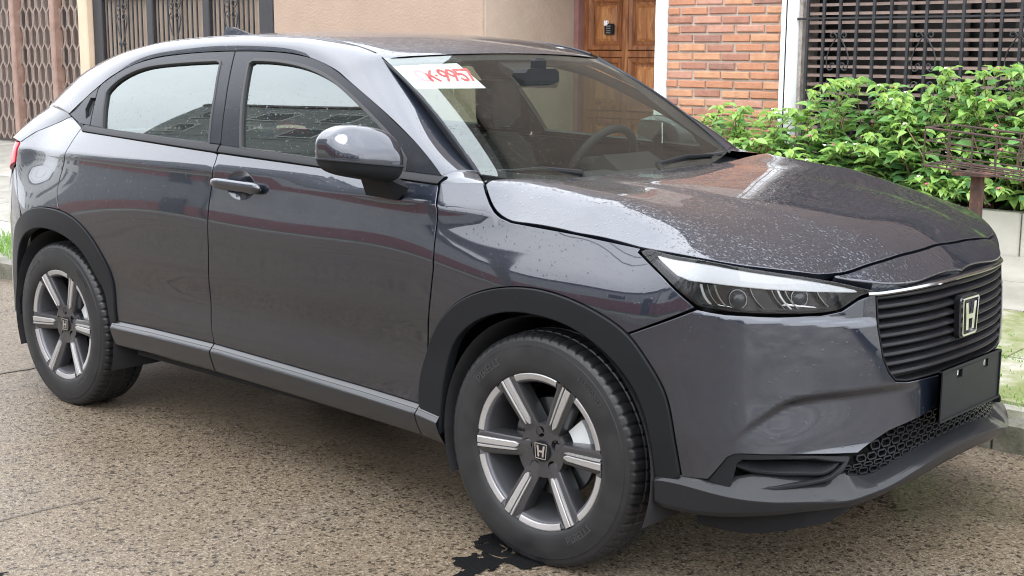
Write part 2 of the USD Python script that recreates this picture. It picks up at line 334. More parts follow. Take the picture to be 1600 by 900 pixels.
mat('door_wood', {'g': ('geometry', {}), 'mp': ('mapping', {'scale': (16, 16, 1.6)}), 'n': ('noise_texture', {'scale': 1.6, 'detail': 6.0, 'roughness': .65, 'distortion': .6}),
    'r': ('rgb_ramp', {'ramp': [(.30, (.075, .022, .008)), (.50, (.21, .078, .028)), (.70, (.36, .165, .065))]}), 'b': ('bump', {'strength': .15, 'distance': .004}), 'p': ('principled_bsdf', {'roughness': .38})},
    [('g.position', 'mp.vector'), ('mp.vector', 'n.vector'), ('n.fac', 'r.fac'), ('r.color', 'p.base_color'), ('n.fac', 'b.height'), ('b.normal', 'p.normal')])
mat('door_panel_wood', {'g': ('geometry', {}), 'mp': ('mapping', {'scale': (13, 13, 1.8)}), 'n': ('noise_texture', {'scale': 1.4, 'detail': 6.0, 'roughness': .65, 'distortion': .9}),
    'r': ('rgb_ramp', {'ramp': [(.30, (.13, .045, .015)), (.50, (.31, .125, .042)), (.70, (.50, .26, .11))]}), 'b': ('bump', {'strength': .15, 'distance': .004}), 'p': ('principled_bsdf', {'roughness': .36})},
    [('g.position', 'mp.vector'), ('mp.vector', 'n.vector'), ('n.fac', 'r.fac'), ('r.color', 'p.base_color'), ('n.fac', 'b.height'), ('b.normal', 'p.normal')])
noisy('mauve_paint', (.20, .095, .085), (.27, .14, .13), 6, (.5, .7), .1)
noisy('slat_wood', (.12, .08, .065), (.20, .14, .115), 12, (.45, .7), .15)
noisy('slat_edge', (.17, .118, .098), (.24, .175, .15), 12, (.7, .9), .1)
noisy('iron_black', (.008, .008, .010), (.018, .018, .020), 30, (.35, .55), .15)
noisy('rust_wire', (.025, .016, .013), (.075, .038, .028), 30, (.6, .85), .3)
noisy('rust_post', (.025, .017, .014), (.10, .042, .03), 12, (.6, .85), .4, c2=(.34, .15, .09), lo=.38, hi=.72)
noisy('gate_sheet', (.22, .17, .13), (.29, .225, .175), 3, (.6, .8), .1)
noisy('lattice_paint', (.175, .13, .108), (.235, .18, .152), 4, (.45, .65), .15)
noisy('lattice_back', (.085, .064, .054), (.125, .097, .084), 2, (.55, .75), .1)
noisy('lattice_post', (.17, .10, .075), (.27, .175, .14), 5, (.4, .6), .15)
plain('window_dark', (.010, .009, .009), .4)
plain('curtain_grey', (.12, .115, .115), .8)
def leafmat(name, c, t, rough=.42):
    mat(name, {'g': ('geometry', {}), 'n': ('noise_texture', {'scale': 26.0, 'detail': 2.0}), 'h': ('hsv', {'color': c}), 'v': ('map_range', {'from_min': .3, 'from_max': .7, 'to_min': .72, 'to_max': 1.25}),
        'p': ('principled_bsdf', {'roughness': rough}), 't': ('translucent_bsdf', {'color': t}), 'm': ('mix_closure', {'fac': .32})},
        [('g.position', 'n.vector'), ('n.fac', 'v.value'), ('v.result', 'h.value'), ('h.color', 'p.base_color'), ('p.BSDF', 'm.closure1'), ('t.BSDF', 'm.closure2')], surface='m.closure')
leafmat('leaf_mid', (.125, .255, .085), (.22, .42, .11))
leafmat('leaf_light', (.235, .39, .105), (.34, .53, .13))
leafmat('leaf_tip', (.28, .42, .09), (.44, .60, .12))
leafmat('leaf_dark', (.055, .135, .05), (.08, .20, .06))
leafmat('grass_blade', (.10, .20, .035), (.16, .30, .05))
noisy('stem_green', (.10, .10, .03), (.20, .13, .07), 20, (.6, .8), .1)
plain('petal_pink', (.62, .13, .20), .6)
plain('petal_white', (.78, .74, .72), .6)
noisy('dry_leaf', (.22, .12, .05), (.36, .22, .10), 20, (.7, .9), .2)
# far side of the street, seen in the car's paint and glass
noisy('far_terracotta', (.17, .065, .05), (.22, .085, .066), 2, (.8, .9), .2)
noisy('far_green', (.045, .10, .035), (.07, .14, .05), 2, (.8, .9), .2)
noisy('far_grey', (.26, .26, .255), (.34, .34, .33), 2, (.8, .9), .2)
noisy('far_dim', (.13, .135, .13), (.18, .185, .18), 2, (.8, .9), .2)
noisy('far_white', (.42, .42, .40), (.50, .50, .47), 2, (.8, .9), .2)
noisy('far_dark', (.03, .032, .034), (.05, .05, .05), 2, (.5, .9), .2)
noisy('far_roof', (.08, .07, .065), (.12, .10, .09), 2, (.8, .9), .2)
noisy('pole_wood', (.09, .075, .06), (.14, .12, .10), 6, (.8, .9), .2)

# ---------------------------------------------------------------- car body surfaces (x forward, near side y < 0)
ZL = np.array([.18, .25, .32, .38, .46, .56, .66, .76, .84, .92, 1.0, 1.08, 1.16, 1.24])
FX = np.array([.845, .862, .870, .868, .865, .862, .858, .852, .846, .835, .80, .75, .70, .65])
FW = np.array([0, .22, .42, .56, .69, .80])
FD0 = np.array([0, -.010, -.050, -.105, -.180, -.305])
FD1 = np.array([0, -.012, -.060, -.122, -.205, -.315])
BUL = np.array([-.02, 0, 0, .002, .004, .002, 0, 0, 0, 0, 0, 0, 0, 0])
SX = np.array([.40, .20, 0, -.4, -.9, -1.4, -1.9, -2.3, -2.6, -2.85])
SW = np.array([
 [.790, .810, .820, .810, .805, .805, .805, .810, .815, .800], [.825, .840, .848, .838, .834, .834, .834, .840, .848, .838],
 [.848, .864, .872, .866, .862, .862, .862, .866, .872, .858], [.856, .872, .880, .868, .864, .864, .864, .870, .880, .866],
 [.864, .881, .887, .868, .866, .866, .868, .876, .886, .874], [.866, .886, .891, .868, .863, .863, .866, .878, .891, .880],
 [.868, .889, .895, .881, .878, .878, .881, .887, .893, .882], [.864, .888, .894, .886, .885, .885, .887, .892, .893, .880],
 [.856, .879, .886, .887, .889, .889, .891, .890, .884, .868], [.832, .852, .860, .876, .882, .882, .885, .879, .866, .844],
 [.800, .818, .828, .858, .867, .868, .870, .861, .842, .814], [.760, .775, .790, .840, .851, .853, .855, .845, .823, .790],
 [.720, .735, .750, .822, .836, .838, .839, .827, .798, .752], [.68, .69, .71, .805, .82, .822, .821, .80, .758, .697]])
RX = np.array([-3.06, -3.21, -3.33, -3.41, -3.45]); RW = np.array([.826, .745, .58, .30, 0])
RZX = np.array([.10, .05, 0, -.015, -.02, -.01, 0, 0, 0, .01, .03, .07, .12, .18])
RZW = np.array([.04, .02, 0, 0, 0, 0, 0, 0, .004, .012, .022, .045, .08, .13])
_t = np.clip((ZL - .30) / .25, 0, 1)
TX = np.array([FX + FD0[i] * (1 - _t) + FD1[i] * _t + BUL * (i >= 3) for i in range(6)] + [np.full(14, x) for x in SX] + [RX[j] + RZX * [.3, .7, 1, 1, 1][j] for j in range(5)])
TW = np.array([np.full(14, FW[i]) - .012 * (i == 5) * (ZL < .3) for i in range(6)] + [SW[:, j] for j in range(10)] + [np.maximum(RW[j] - RZW * (RW[j] > .2), 0) for j in range(5)])
UU = np.concatenate([[0], np.cumsum(np.hypot(np.diff(TX[:, 7]), np.diff(TW[:, 7])))]); UMAX = UU[-1]
_ext = lambda A, s: np.vstack([s * A[8:0:-1], A, s * A[-2:-7:-1]])
UE = np.concatenate([-UU[8:0:-1], UU, 2 * UMAX - UU[-2:-7:-1]])
BX = RectBivariateSpline(UE, ZL, _ext(TX, 1)); BW = RectBivariateSpline(UE, ZL, _ext(TW, -1))
_xs = np.linspace(UU[6] - .1, UU[15] + .1, 600); _xx = BX.ev(_xs, np.full(600, .7))
def u_of_x(x): return np.interp(-np.asarray(x, float), -_xx, _xs)
ZC = CubicSpline([-3.1, -2.8, -2.5, -1.5, -.63, -.37, -.2, .3], [1.035, 1.045, 1.045, 1.043, 1.024, 1.008, .997, .96])
RIDGE = CubicSpline([0, .25, .42, .513, .59, .65, .709, .739, .779, .85], [.575, .580, .583, .583, .583, .579, .567, .552, .531, .48])
LEDGE = CubicSpline([0, .424, .565, .746, .862, .903, 1.0], [.752, .756, .767, .784, .796, .806, .83])
def S(u, z):
    """outer skin of the lower body"""
    u, z = np.broadcast_arrays(np.asarray(u, float), np.asarray(z, float))
    x = BX.ev(u, z); w = BW.ev(u, z); a = np.abs(u)
    fade = sstep(.10, -.30, x) * sstep(-3.15, -2.9, x)
    dc = ZC(np.clip(x, -3.1, .3)) - z
    w = w + fade * (.0085 * (1 - erf(np.maximum(dc, 0) / .042)) - .44 * softplus(-dc, .006)) * np.where(w < 0, -1, 1)
    front = (a < 1.15) & (x > 0)
    ac = np.clip(a, 0, .9); t = RIDGE(np.clip(ac, 0, .85)) - z
    sc = .021 * sstep(-.002, .026, t) * (1 - sstep(.15, .22, t)) * sstep(.90, .58, a) * sstep(.20, .48, a)
    d2 = z - LEDGE(ac); lg = .010 * sstep(-.006, .010, d2) * sstep(.97, .88, a) * sstep(.40, .46, a)
    ins = np.where(front, sc + lg, 0.0)
    du = BX.ev(u, z, dx=1); dw = BW.ev(u, z, dx=1); n = np.hypot(du, dw) + 1e-9
    x = x - ins * (dw / n); w = w + ins * (du / n)
    return np.stack([x, -w, z], -1)
def Sn(u, z, h=.003):
    a = S(np.asarray(u) + h, z) - S(np.asarray(u) - h, z); b = S(u, np.asarray(z) + h) - S(u, np.asarray(z) - h)
    n = np.cross(b, a); return n / (np.linalg.norm(n, axis=-1, keepdims=True) + 1e-12)
GX = np.array([.1, -.4, -.9, -1.4, -1.9, -2.3, -2.6, -2.9, -3.1]); GZ = np.array([1.03, 1.09, 1.2, 1.3, 1.4, 1.47, 1.55])
BG = RectBivariateSpline(GX[::-1], GZ, np.array([.847, .828, .786, .738, .681, .634, .573])[None, :] + np.array([-.06, -.022, -.004, 0, -.004, -.018, -.038, -.075, -.115])[::-1, None])
def G(x, z):
    """door glass plane"""
    x, z = np.broadcast_arrays(np.asarray(x, float), np.asarray(z, float)); return np.stack([x, -BG.ev(x, z), z], -1)
def Gn(x, z, h=.004):
    a = G(x - h, z) - G(x + h, z); b = G(x, z + h) - G(x, z - h); n = np.cross(b, a); return n / np.linalg.norm(n, axis=-1, keepdims=True)

# outlines measured on the car, in the surfaces' own coordinates
door_front = [(1.868, 1.074), (1.840, .992), (1.836, .821), (1.884, .559)]
bcut = [(2.968, 1.100), (2.956, 1.034), (2.962, .945), (2.965, .855), (2.98, .692), (3.0, .501), (2.984, .416)]
rdcut = [(3.965, 1.148), (3.983, 1.082), (3.991, 1.037), (4.005, .972), (4.013, .916), (4.006, .865), (3.977, .819)]
fa_out = spline([(1.918, .382), (1.918, .452), (1.884, .559), (1.808, .67), (1.72, .741), (1.565, .798), (1.422, .812), (1.287, .795), (1.19, .766), (1.117, .729), (1.054, .663), (1.011, .591), (.990, .5), (.984, .457), (.971, .361)], 70)
fa_in = spline([(1.826, .30), (1.818, .371), (1.804, .473), (1.752, .606), (1.691, .665), (1.614, .708), (1.513, .736), (1.395, .739), (1.283, .719), (1.202, .683), (1.133, .635), (1.083, .573), (1.052, .495), (1.043, .447), (1.032, .335)], 70)
ra_out = spline([(3.616, .416), (3.617, .519), (3.633, .601), (3.678, .673), (3.754, .745), (3.860, .797), (3.977, .819), (4.065, .822), (4.19, .810), (4.30, .772), (4.39, .71), (4.445, .62), (4.478, .5), (4.49, .33)], 70)
ra_in = spline([(3.640, .33), (3.659, .393), (3.664, .443), (3.691, .535), (3.721, .567), (3.768, .627), (3.833, .683), (3.911, .714), (4.007, .733), (4.12, .735), (4.22, .714), (4.30, .670), (4.36, .605), (4.40, .50), (4.415, .33)], 70)
sill_top = [(1.919, .388), (2.207, .398), (2.565, .407), (2.984, .416), (3.375, .415), (3.617, .411)]
belt_low = [(1.868, 1.067), (2.353, 1.085), (2.965, 1.103), (3.393, 1.118), (3.94, 1.135)]
c1 = spline([(-.435, 1.092), (-.579, 1.185), (-.672, 1.231), (-.768, 1.277), (-.867, 1.32), (-.969, 1.361), (-1.074, 1.401), (-1.176, 1.429), (-1.27, 1.443), (-1.366, 1.452), (-1.515, 1.457), (-1.666, 1.457), (-1.804, 1.454), (-1.945, 1.448), (-2.049, 1.441), (-2.154, 1.431), (-2.237, 1.418), (-2.31, 1.402), (-2.405, 1.368), (-2.494, 1.321), (-2.587, 1.26), (-2.681, 1.195)], 120)
belt_hi = [(-.441, 1.088), (-.676, 1.096), (-.98, 1.106), (-1.529, 1.126), (-1.967, 1.141), (-2.36, 1.151), (-2.56, 1.160)]
rglass = [(-1.609, 1.131), (-1.667, 1.294), (-1.72, 1.412)] + [tuple(p) for p in spline([(-1.745, 1.419), (-1.915, 1.413), (-2.075, 1.404), (-2.231, 1.386), (-2.30, 1.368), (-2.367, 1.340), (-2.418, 1.300)], 24)] + [(-2.424, 1.285), (-2.397, 1.226), (-2.352, 1.146)]
fglass = [(-1.413, 1.124), (-1.487, 1.277), (-1.545, 1.412)] + [tuple(p) for p in spline([(-1.53, 1.421), (-1.45, 1.421), (-1.338, 1.415), (-1.197, 1.396), (-1.046, 1.356), (-.939, 1.313), (-.835, 1.265), (-.734, 1.215), (-.656, 1.170), (-.60, 1.128)], 30)] + [(-.595, 1.096)]
bcutg = [(-1.666, 1.457), (-1.624, 1.363), (-1.583, 1.263), (-1.536, 1.127)]
P = lambda *runs: sg.Polygon(np.vstack([np.asarray(r, float) for r in runs]))
SP = lambda p, n=24: spline(p, n)
cut = lambda pts, lo, hi: [tuple(p) for p in pts if lo <= p[0] <= hi]

car = thing('parked_car', 'dark grey metallic SUV parked at the kerb, wet with rain drops, without number plate', 'car')
SIDES = (0, 1)
def each(name, mesh, m, parent=None, label=None):
    """the piece on the near side and its mirror image on the far side"""
    pr = parent if parent is not None else (car, car)
    r = []
    for s in SIDES:
        r.append(obj(name, mirror(mesh) if s else mesh, m, pr[s]))
    return r
S_ = lambda poly, **k: panel(poly, S, Sn, **k)
G_ = lambda poly, **k: panel(poly, G, Gn, **k)

# --- doors, wings, quarter panels
fender_poly = P(door_front, cut(fa_out[::1], 1.118, 1.883), [(1.117, .729), (.930, .814), (1.035, .889), (1.126, .941), (1.120, .952), (1.33, .970), (1.564, .982), (1.605, .992), (1.633, 1.007), (1.661, 1.027), (1.693, 1.055), (1.717, 1.080)])
fdoor_poly = P([(1.868, 1.067)], door_front[1:], [p for p in fa_out[::-1] if p[0] > 1.884 and p[1] < .558], sill_top[:4], SP(bcut)[::-1], SP(belt_low, 60)[(SP(belt_low, 60)[:, 0] < 2.964)][::-1])
_bl = SP(belt_low, 60)
rdoor_poly = P(SP(bcut), sill_top[4:], [p for p in ra_out if p[0] < 3.975], SP(rdcut)[::-1], _bl[_bl[:, 0] > 2.972][::-1])
quarter_poly = P(SP(rdcut), [p for p in ra_out if 3.99 < p[0] < 4.31], [(4.31, .765), (4.37, .83), (4.46, .975), (4.472, 1.088), (4.38, 1.145), (4.25, 1.188), (4.10, 1.214), (4.02, 1.205), (3.985, 1.175)])
FEN = each('fender', S_(fender_poly), 'car_paint')
fd = each('front_door', S_(fdoor_poly), 'car_paint')
rd = each('rear_door', S_(rdoor_poly), 'car_paint')
each('quarter_panel', S_(quarter_poly), 'car_paint')
clf = P(fa_out, fa_in[::-1]); clr = P(ra_out, ra_in[::-1])
each('wheel_arch_cladding', S_(clf, off=.009, depth=.03, h=.02, edge=.004, gap=.0005), 'black_plastic')
each('wheel_arch_cladding', S_(clr, off=.009, depth=.03, h=.02, edge=.004, gap=.0005), 'black_plastic')

# --- sills: a sloped ledge over a dark skirt
def sill(u0, u1, n=40):
    u = np.linspace(u0, u1, n); st = np.array(sill_top + [(3.70, .41)] if u1 > 3.6 else sill_top); zt = np.interp(u, np.array([(1.80, .375)] + sill_top)[:, 0], np.array([(1.80, .375)] + sill_top)[:, 1])
    rows = []
    for dz, off in ((.004, -.012), (.0, .001), (-.004, .004), (-.011, .0125), (-.0125, .0115), (-.014, .0135), (-.024, .0215), (-.0265, .0225), (-.0285, .0225), (-.031, .0218), (-.034, .0211), (-.060, .014), (-.095, .004), (-.104, -.004), (-.108, -.03), (-.108, -.20)):
        p = S(u, zt + dz) + off * Sn(u, zt) * [1, 1, 0]; p[:, 2] = zt + dz; rows.append(p)
    V, F, N = loft(np.array(rows)); c = N[len(N) // 2]
    return trimesh.Trimesh(V, F, process=False)
for a, b, pr in ((1.822, 1.916, FEN), (1.920, 2.981, fd), (2.987, 3.64, rd)):
    m = sill(a, b)
    for s in SIDES: obj('sill_cladding', mirror(m) if s else m, 'wet_plastic', pr[s], smooth=25)

# --- door frames, glass, belt moulding
fg, rg = sg.Polygon(fglass), sg.Polygon(rglass)
ffr = P(c1[c1[:, 0] > -1.664], bcutg, [p for p in belt_hi[::-1] if p[0] > -1.53]).difference(fg.buffer(.004))
rfr_all = P(bcutg[::-1], c1[c1[:, 0] < -1.668], belt_hi[::-1][:3] + [(-1.537, 1.128)])
tri_line = P([(-2.475, 1.36), (-2.505, 1.30), (-2.447, 1.10), (-2.9, 1.10), (-2.9, 1.36)])
rfr = rfr_all.difference(rg.buffer(.004)).difference(tri_line); tri = rfr_all.intersection(tri_line)
for s in SIDES:
    mm = (lambda m: mirror(m)) if s else (lambda m: m)
    obj('window_frame', mm(G_(ffr, h=.02)), 'pillar_black', fd[s]); obj('window_frame', mm(G_(rfr, h=.02)), 'pillar_black', rd[s])
    slot = sg.Polygon([(-2.535, 1.262), (-2.50, 1.262), (-2.49, 1.20), (-2.515, 1.185), (-2.545, 1.22)])
    obj('rear_pillar_trim', mm(G_(tri.difference(slot), h=.02)), 'pillar_black', rd[s])
    obj('hidden_door_handle', mm(G_(slot, h=.01, off=-.012)), 'dark_gap', rd[s])
    for gl, pr in ((fg, fd), (rg, rd)):
        obj('window_seal', mm(G_(gl.buffer(.008, join_style=2).difference(gl.buffer(-.003, join_style=2)), h=.012, off=.003, gap=.0, depth=.02)), 'rubber_seal', pr[s])
        obj('door_window', mm(G_(gl.buffer(.004), h=.03, off=-.009, gap=0, edge=0, depth=.003)), 'side_glass', pr[s])
    # quarter light bar by the mirror
    obj('window_divider', mm(G_(P([(-.578, 1.10), (-.60, 1.10), (-.645, 1.166), (-.63, 1.172)]), h=.01, off=.0)), 'rubber_seal', fd[s])
def belt(u0, u1, x0, x1, n=50):
    u = np.linspace(u0, u1, n); zl = np.interp(u, *np.array(belt_low).T); A = S(u, zl - .002) + .001 * Sn(u, zl); bh = np.array(belt_hi[::-1]); x = np.linspace(x0, x1, n)
    B = G(x, np.interp(x, bh[:, 0], bh[:, 1]) + .002) + .001 * Gn(x, 1.12)
    d = Gn(x, 1.12)
    rows = [A - .012 * d, A, A * .9 + B * .1 + .006 * d, A * .55 + B * .45 + .007 * d, A * .12 + B * .88 + .005 * d, B, B - .012 * d]
    V, F, N = loft(np.array(rows)); return trimesh.Trimesh(V, F, process=False)
for s in SIDES:
    for a in ((1.870, 2.962, -.415, -1.526, fd), (2.970, 3.94, -1.534, -2.50, rd)):
        m = belt(*a[:4]); obj('belt_moulding', mirror(m) if s else m, 'black_plastic', a[4][s], smooth=25)

# --- pillars and roof rail, roof, screens
pairs = [(G(-.435, 1.092), (-.400, .690, 1.092)), (G(-.579, 1.185), (-.577, .645, 1.190)), (G(-.768, 1.277), (-.762, .606, 1.318)), (G(-.969, 1.361), (-.900, .585, 1.408)),
         (G(-1.074, 1.401), (-.985, .576, 1.452)), (G(-1.27, 1.443), (-1.20, .570, 1.492)), (G(-1.515, 1.457), (-1.47, .566, 1.507)), (G(-1.804, 1.454), (-1.75, .562, 1.511)),
         (G(-2.049, 1.441), (-2.07, .555, 1.500)), (G(-2.237, 1.418), (-2.29, .550, 1.484)), (G(-2.405, 1.368), (-2.53, .543, 1.452)), (G(-2.494, 1.321), (-2.70, .540, 1.415)),
         (G(-2.587, 1.26), (-2.90, .553, 1.343)), (G(-2.681, 1.195), (-3.09, .595, 1.215)), (S(4.25, 1.155), (-3.15, .635, 1.165)), (S(4.38, 1.115), (-3.195, .675, 1.11)), (S(4.462, 1.068), (-3.22, .705, 1.068))]
LC = CubicSpline(np.arange(17), [np.asarray(a) * [1, 1, 1] for a, b in pairs]); UC = CubicSpline(np.arange(17), [np.array([b[0], -b[1], b[2]]) for a, b in pairs])
tt = np.linspace(0, 16, 150); A, B = LC(tt), UC(tt)
_b = tt > 13; A[_b] = S(np.interp(tt[_b], [13, 14, 15, 16], [4.125, 4.25, 4.38, 4.462]), np.interp(tt[_b], [13, 14, 15, 16], [1.196, 1.155, 1.115, 1.068]))
tipm = loft(np.array([G(np.array([-2.690, -2.63, -2.565, -2.49]), np.array([1.197, 1.180, 1.163, 1.153])), S(np.array([4.115, 4.06, 4.0, 3.935]), np.array([1.188, 1.172, 1.153, 1.134])), S(np.array([4.125, 4.07, 4.0, 3.935]), np.array([1.18, 1.16, 1.14, 1.12])) + [0, .02, 0]]))
tipm = tipm if tipm[2][:, 1].mean() < 0 else (tipm[0], tipm[1][:, ::-1], -tipm[2])
for s in SIDES: obj('belt_moulding_end', mirror(tipm) if s else tipm, 'black_plastic', rd[s])
d = np.stack([np.zeros_like(tt), -np.ones_like(tt) * .75, np.ones_like(tt) * .66], -1); d[:, 0] = np.interp(tt, [0, 3, 4, 10, 13, 16], [.25, .25, .05, -.1, -.45, -.4])
d /= np.linalg.norm(d, axis=1, keepdims=True)
amt = np.interp(tt, [0, 3, 5, 9, 12, 16], [.012, .014, .018, .024, .030, .020])
off = np.array([0, .002, 0])
side = loft(bulge(A, B, 14, amt, d))
if side[2][:, 1].mean() > 0: side = (side[0], side[1][:, ::-1], -side[2])
side2 = loft(np.array([A + np.array([0, .016, -.004]), A]))
each('roof_side_rail', (side[0] - off, side[1], side[2]), 'car_paint')
kr = np.linspace(3.60, 12.4, 90); E3 = UC(kr); tau = np.linspace(-1, 1, 41)
rows = []
for t_ in tau:
    cr = np.interp(kr, [3.6, 5, 6, 9, 12.4], [.016, .024, .026, .024, .02]) * (1 - t_ * t_)
    bow = .055 * (1 - t_ * t_) * np.interp(kr, [3.6, 6], [1, 0])
    x = E3[:, 0] + bow; z = E3[:, 2] + cr - .010 * np.abs(t_) ** 24
    rows.append(np.stack([x, -E3[:, 1] * t_ * .985, z], -1))
roof = loft(np.array(rows)); roof = roof if roof[2][:, 2].mean() > 0 else (roof[0], roof[1][:, ::-1], -roof[2])
ROOF = obj('roof', roof, 'car_paint_wet_top', car)
for s in SIDES:
    m = tube(UC(np.linspace(4.0, 12.2, 60)) + [0, .002, -.003], .006, 6); obj('roof_ditch_moulding', mirror(m) if s else m, 'pillar_black', ROOF)
# windscreen
tau = np.linspace(-1, 1, 49); sv = np.linspace(0, 1, 24)
bot = np.stack([-.285 - .115 * np.abs(tau) ** 2.2, .690 * tau, 1.034 + .058 * np.abs(tau) ** 2.2], -1)
top = np.stack([-.893 - .055 * tau ** 2, .580 * tau, 1.452 - .020 * tau ** 2], -1)
nv = np.array([.55, 0, .835])
def WS(s, t):
    s = np.asarray(s, float)[..., None]; t = np.asarray(t, float)
    b = np.stack([-.285 - .115 * np.abs(t) ** 2.2, .690 * t, 1.034 + .058 * np.abs(t) ** 2.2], -1); q = np.stack([-.893 - .055 * t ** 2, .580 * t, 1.452 - .020 * t ** 2], -1)
    return b * (1 - s) + q * s + .022 * 4 * s * (1 - s) * nv
ws = loft(np.array([WS(np.full(49, a), tau) for a in sv])); ws = ws if ws[2][:, 2].mean() > 0 else (ws[0], ws[1][:, ::-1], -ws[2])
WSP = obj('windscreen', ws, 'front_glass', car)
for nm, s0, s1 in (('upper_black_border', .945, 1.0), ('lower_black_border', 0, .05)):
    g_ = loft(np.array([WS(np.full(49, a), tau) - .004 * nv for a in np.linspace(s0, s1, 4)])); obj(nm, g_, 'interior_dark', WSP)
for s in (-1, 1):
    m = tube(np.array([WS(a, s * 1.0) for a in np.linspace(0, 1, 30)]) + [0, 0, .0], .0055, 6); obj('screen_moulding', m, 'pillar_black', WSP)
for s in SIDES:
    si_ = np.linspace(-.02, 1.0, 40); we_ = WS(si_, -np.ones(40) * .995) + [0, .0, .002]; ci_ = UC(np.linspace(-.05, 3.62, 40)); mid_ = (we_ + ci_) / 2 + np.array([.002, -.004, .005])
    st_ = loft(np.array([ci_ + [0, .004, -.006], ci_ * .8 + we_ * .2, mid_, ci_ * .25 + we_ * .75 + [0, 0, .004], we_ + [0, .008, -.001]])); st_ = st_ if st_[2][:, 2].mean() > 0 else (st_[0], st_[1][:, ::-1], -st_[2])
    obj('screen_side_trim', mirror(st_) if s else st_, 'pillar_black', WSP)
rb0 = bulge(A, B, 14, amt, d)[:, 0]; uf_ = np.linspace(1.872, 1.716, 14); ft_ = S(uf_, np.linspace(1.070, 1.079, 14)); ft2_ = ft_ + [0, .006, -.012]
fill = loft(np.array([ft2_, ft_, ft_ * .5 + rb0 * .5 + [0, .0, .001], rb0 + [0, .001, .001], rb0 + [0, .01, .006]])); fill = fill if fill[2][:, 1].mean() < 0 else (fill[0], fill[1][:, ::-1], -fill[2])
for s in SIDES: obj('pillar_foot', mirror(fill) if s else fill, 'car_paint', FEN[s])
# tailgate and rear screen
kk = np.linspace(12.3, 16, 24); E4 = UC(kk); rows = []
for t_ in np.linspace(-1, 1, 31): rows.append(np.stack([E4[:, 0] - .10 * (1 - t_ ** 2) * np.interp(kk, [12.3, 16], [.4, 1.6]), -E4[:, 1] * t_, E4[:, 2] + .01 * (1 - t_ * t_)], -1))
rs = loft(np.array(rows)); rs = rs if rs[2][:, 0].mean() < 0 else (rs[0], rs[1][:, ::-1], -rs[2])
TG = obj('tailgate', S_(P([(4.60, .82), (UMAX, .80), (2 * UMAX - 4.60, .82), (2 * UMAX - 4.70, 1.06), (UMAX, 1.08), (4.70, 1.06)]), h=.05), 'car_paint', car)
obj('rear_screen', rs, 'rear_glass', TG)
each('tail_light', S_(P([(4.462, .98), (4.50, .972), (4.66, .93), (4.695, 1.06), (4.62, 1.068), (4.465, 1.066)]), h=.02, off=.004), 'tail_red')
rb_half = [p for p in ra_out[::-1] if p[0] >= 4.31][::-1]
RB = obj('rear_bumper', S_(P(rb_half, [(4.49, .30), (2 * UMAX - 4.49, .30)], [(2 * UMAX - p[0], p[1]) for p in rb_half][::-1], [(2 * UMAX - 4.37, .83), (2 * UMAX - 4.46, .968), (2 * UMAX - 4.60, .815), (UMAX, .795), (4.60, .815), (4.46, .968), (4.37, .83)]), h=.05), 'car_paint', car)

# --- bonnet and nose panel
edge_pts = np.array([(-.285, .785, 1.083), (-.262, .800, 1.066), (-.249, .808, 1.055), (-.218, .825, 1.028), (-.189, .836, 1.008), (-.121, .843, .984), (.110, .839, .972), (.320, .830, .954), (.418, .821, .948), (.499, .796, .939), (.597, .708, .918), (.686, .586, .897), (.746, .474, .872), (.797, .390, .858), (.833, .237, .852), (.847, .0, .853)])
inner = [(-.33, .76, 1.064), (-.1, .765, 1.050), (.1, .76, 1.034), (.27, .75, 1.004), (.40, .735, .978), (.48, .70, .962), (.58, .60, .944), (.66, .50, .924), (.73, .38, .905), (.77, .22, .903), (.785, 0, .906),
         (-.35, .55, 1.064), (-.05, .55, 1.066), (.2, .55, 1.042), (.4, .52, 1.004), (.53, .5, .972), (-.34, .28, 1.060), (0, .28, 1.068), (.25, .28, 1.045), (.5, .28, 1.002), (.66, .24, .960), (-.33, 0, 1.058), (0, 0, 1.069), (.25, 0, 1.047), (.5, 0, 1.006), (.68, 0, .962)]
ctl = np.vstack([edge_pts, inner]); ctl = np.vstack([ctl, ctl[ctl[:, 1] > 0] * [1, -1, 1]])
HR = RBFInterpolator(ctl[:, :2], ctl[:, 2], kernel='thin_plate_spline', smoothing=2e-5)
RID = CubicSpline([-.40, -.1, .2, .5, .8], [.40, .385, .36, .33, .30])
def H(x, y):
    x, y = np.broadcast_arrays(np.asarray(x, float), np.asarray(y, float))
    z = HR(np.stack([x.ravel(), y.ravel()], -1)).reshape(x.shape)
    d_ = np.abs(y) - RID(np.clip(x, -.4, .8)); z = z + .004 * (1 - sstep(-.03, .05, d_)) * sstep(.72, .60, x)
    return np.stack([x, y, z], -1)
def Hn(x, y, h=.003):
    x = np.asarray(x, float); y = np.asarray(y, float)
    a = H(x + h, y) - H(x - h, y); b = H(x, y + h) - H(x, y - h); n = np.cross(a, b); return n / np.linalg.norm(n, axis=-1, keepdims=True)
epl = spline(edge_pts[:, :2], 90); ring = np.vstack([epl, (epl * [1, -1])[::-1][1:]])
rear_line = np.stack([np.interp(np.linspace(-.79, .79, 30), [-.79, -.6, 0, .6, .79], [-.272, -.335, -.325, -.335, -.272]), np.linspace(-.79, .79, 30)], -1)
plan = sg.Polygon(np.vstack([rear_line, ring[::-1] * [1, -1]][::1])) if False else sg.Polygon(np.vstack([ring[::-1], rear_line]))
plan = plan.buffer(0)
nose_line = CubicSpline([-.64, -.45, -.25, 0, .25, .45, .64], [.675, .725, .752, .762, .752, .725, .675])
yy = np.linspace(-.64, .64, 60); nosep = sg.Polygon(np.vstack([np.stack([nose_line(yy), yy], -1), [(1.2, .64), (1.2, -.64)]]))
H_ = lambda poly, **k: panel(poly, H, Hn, **k)
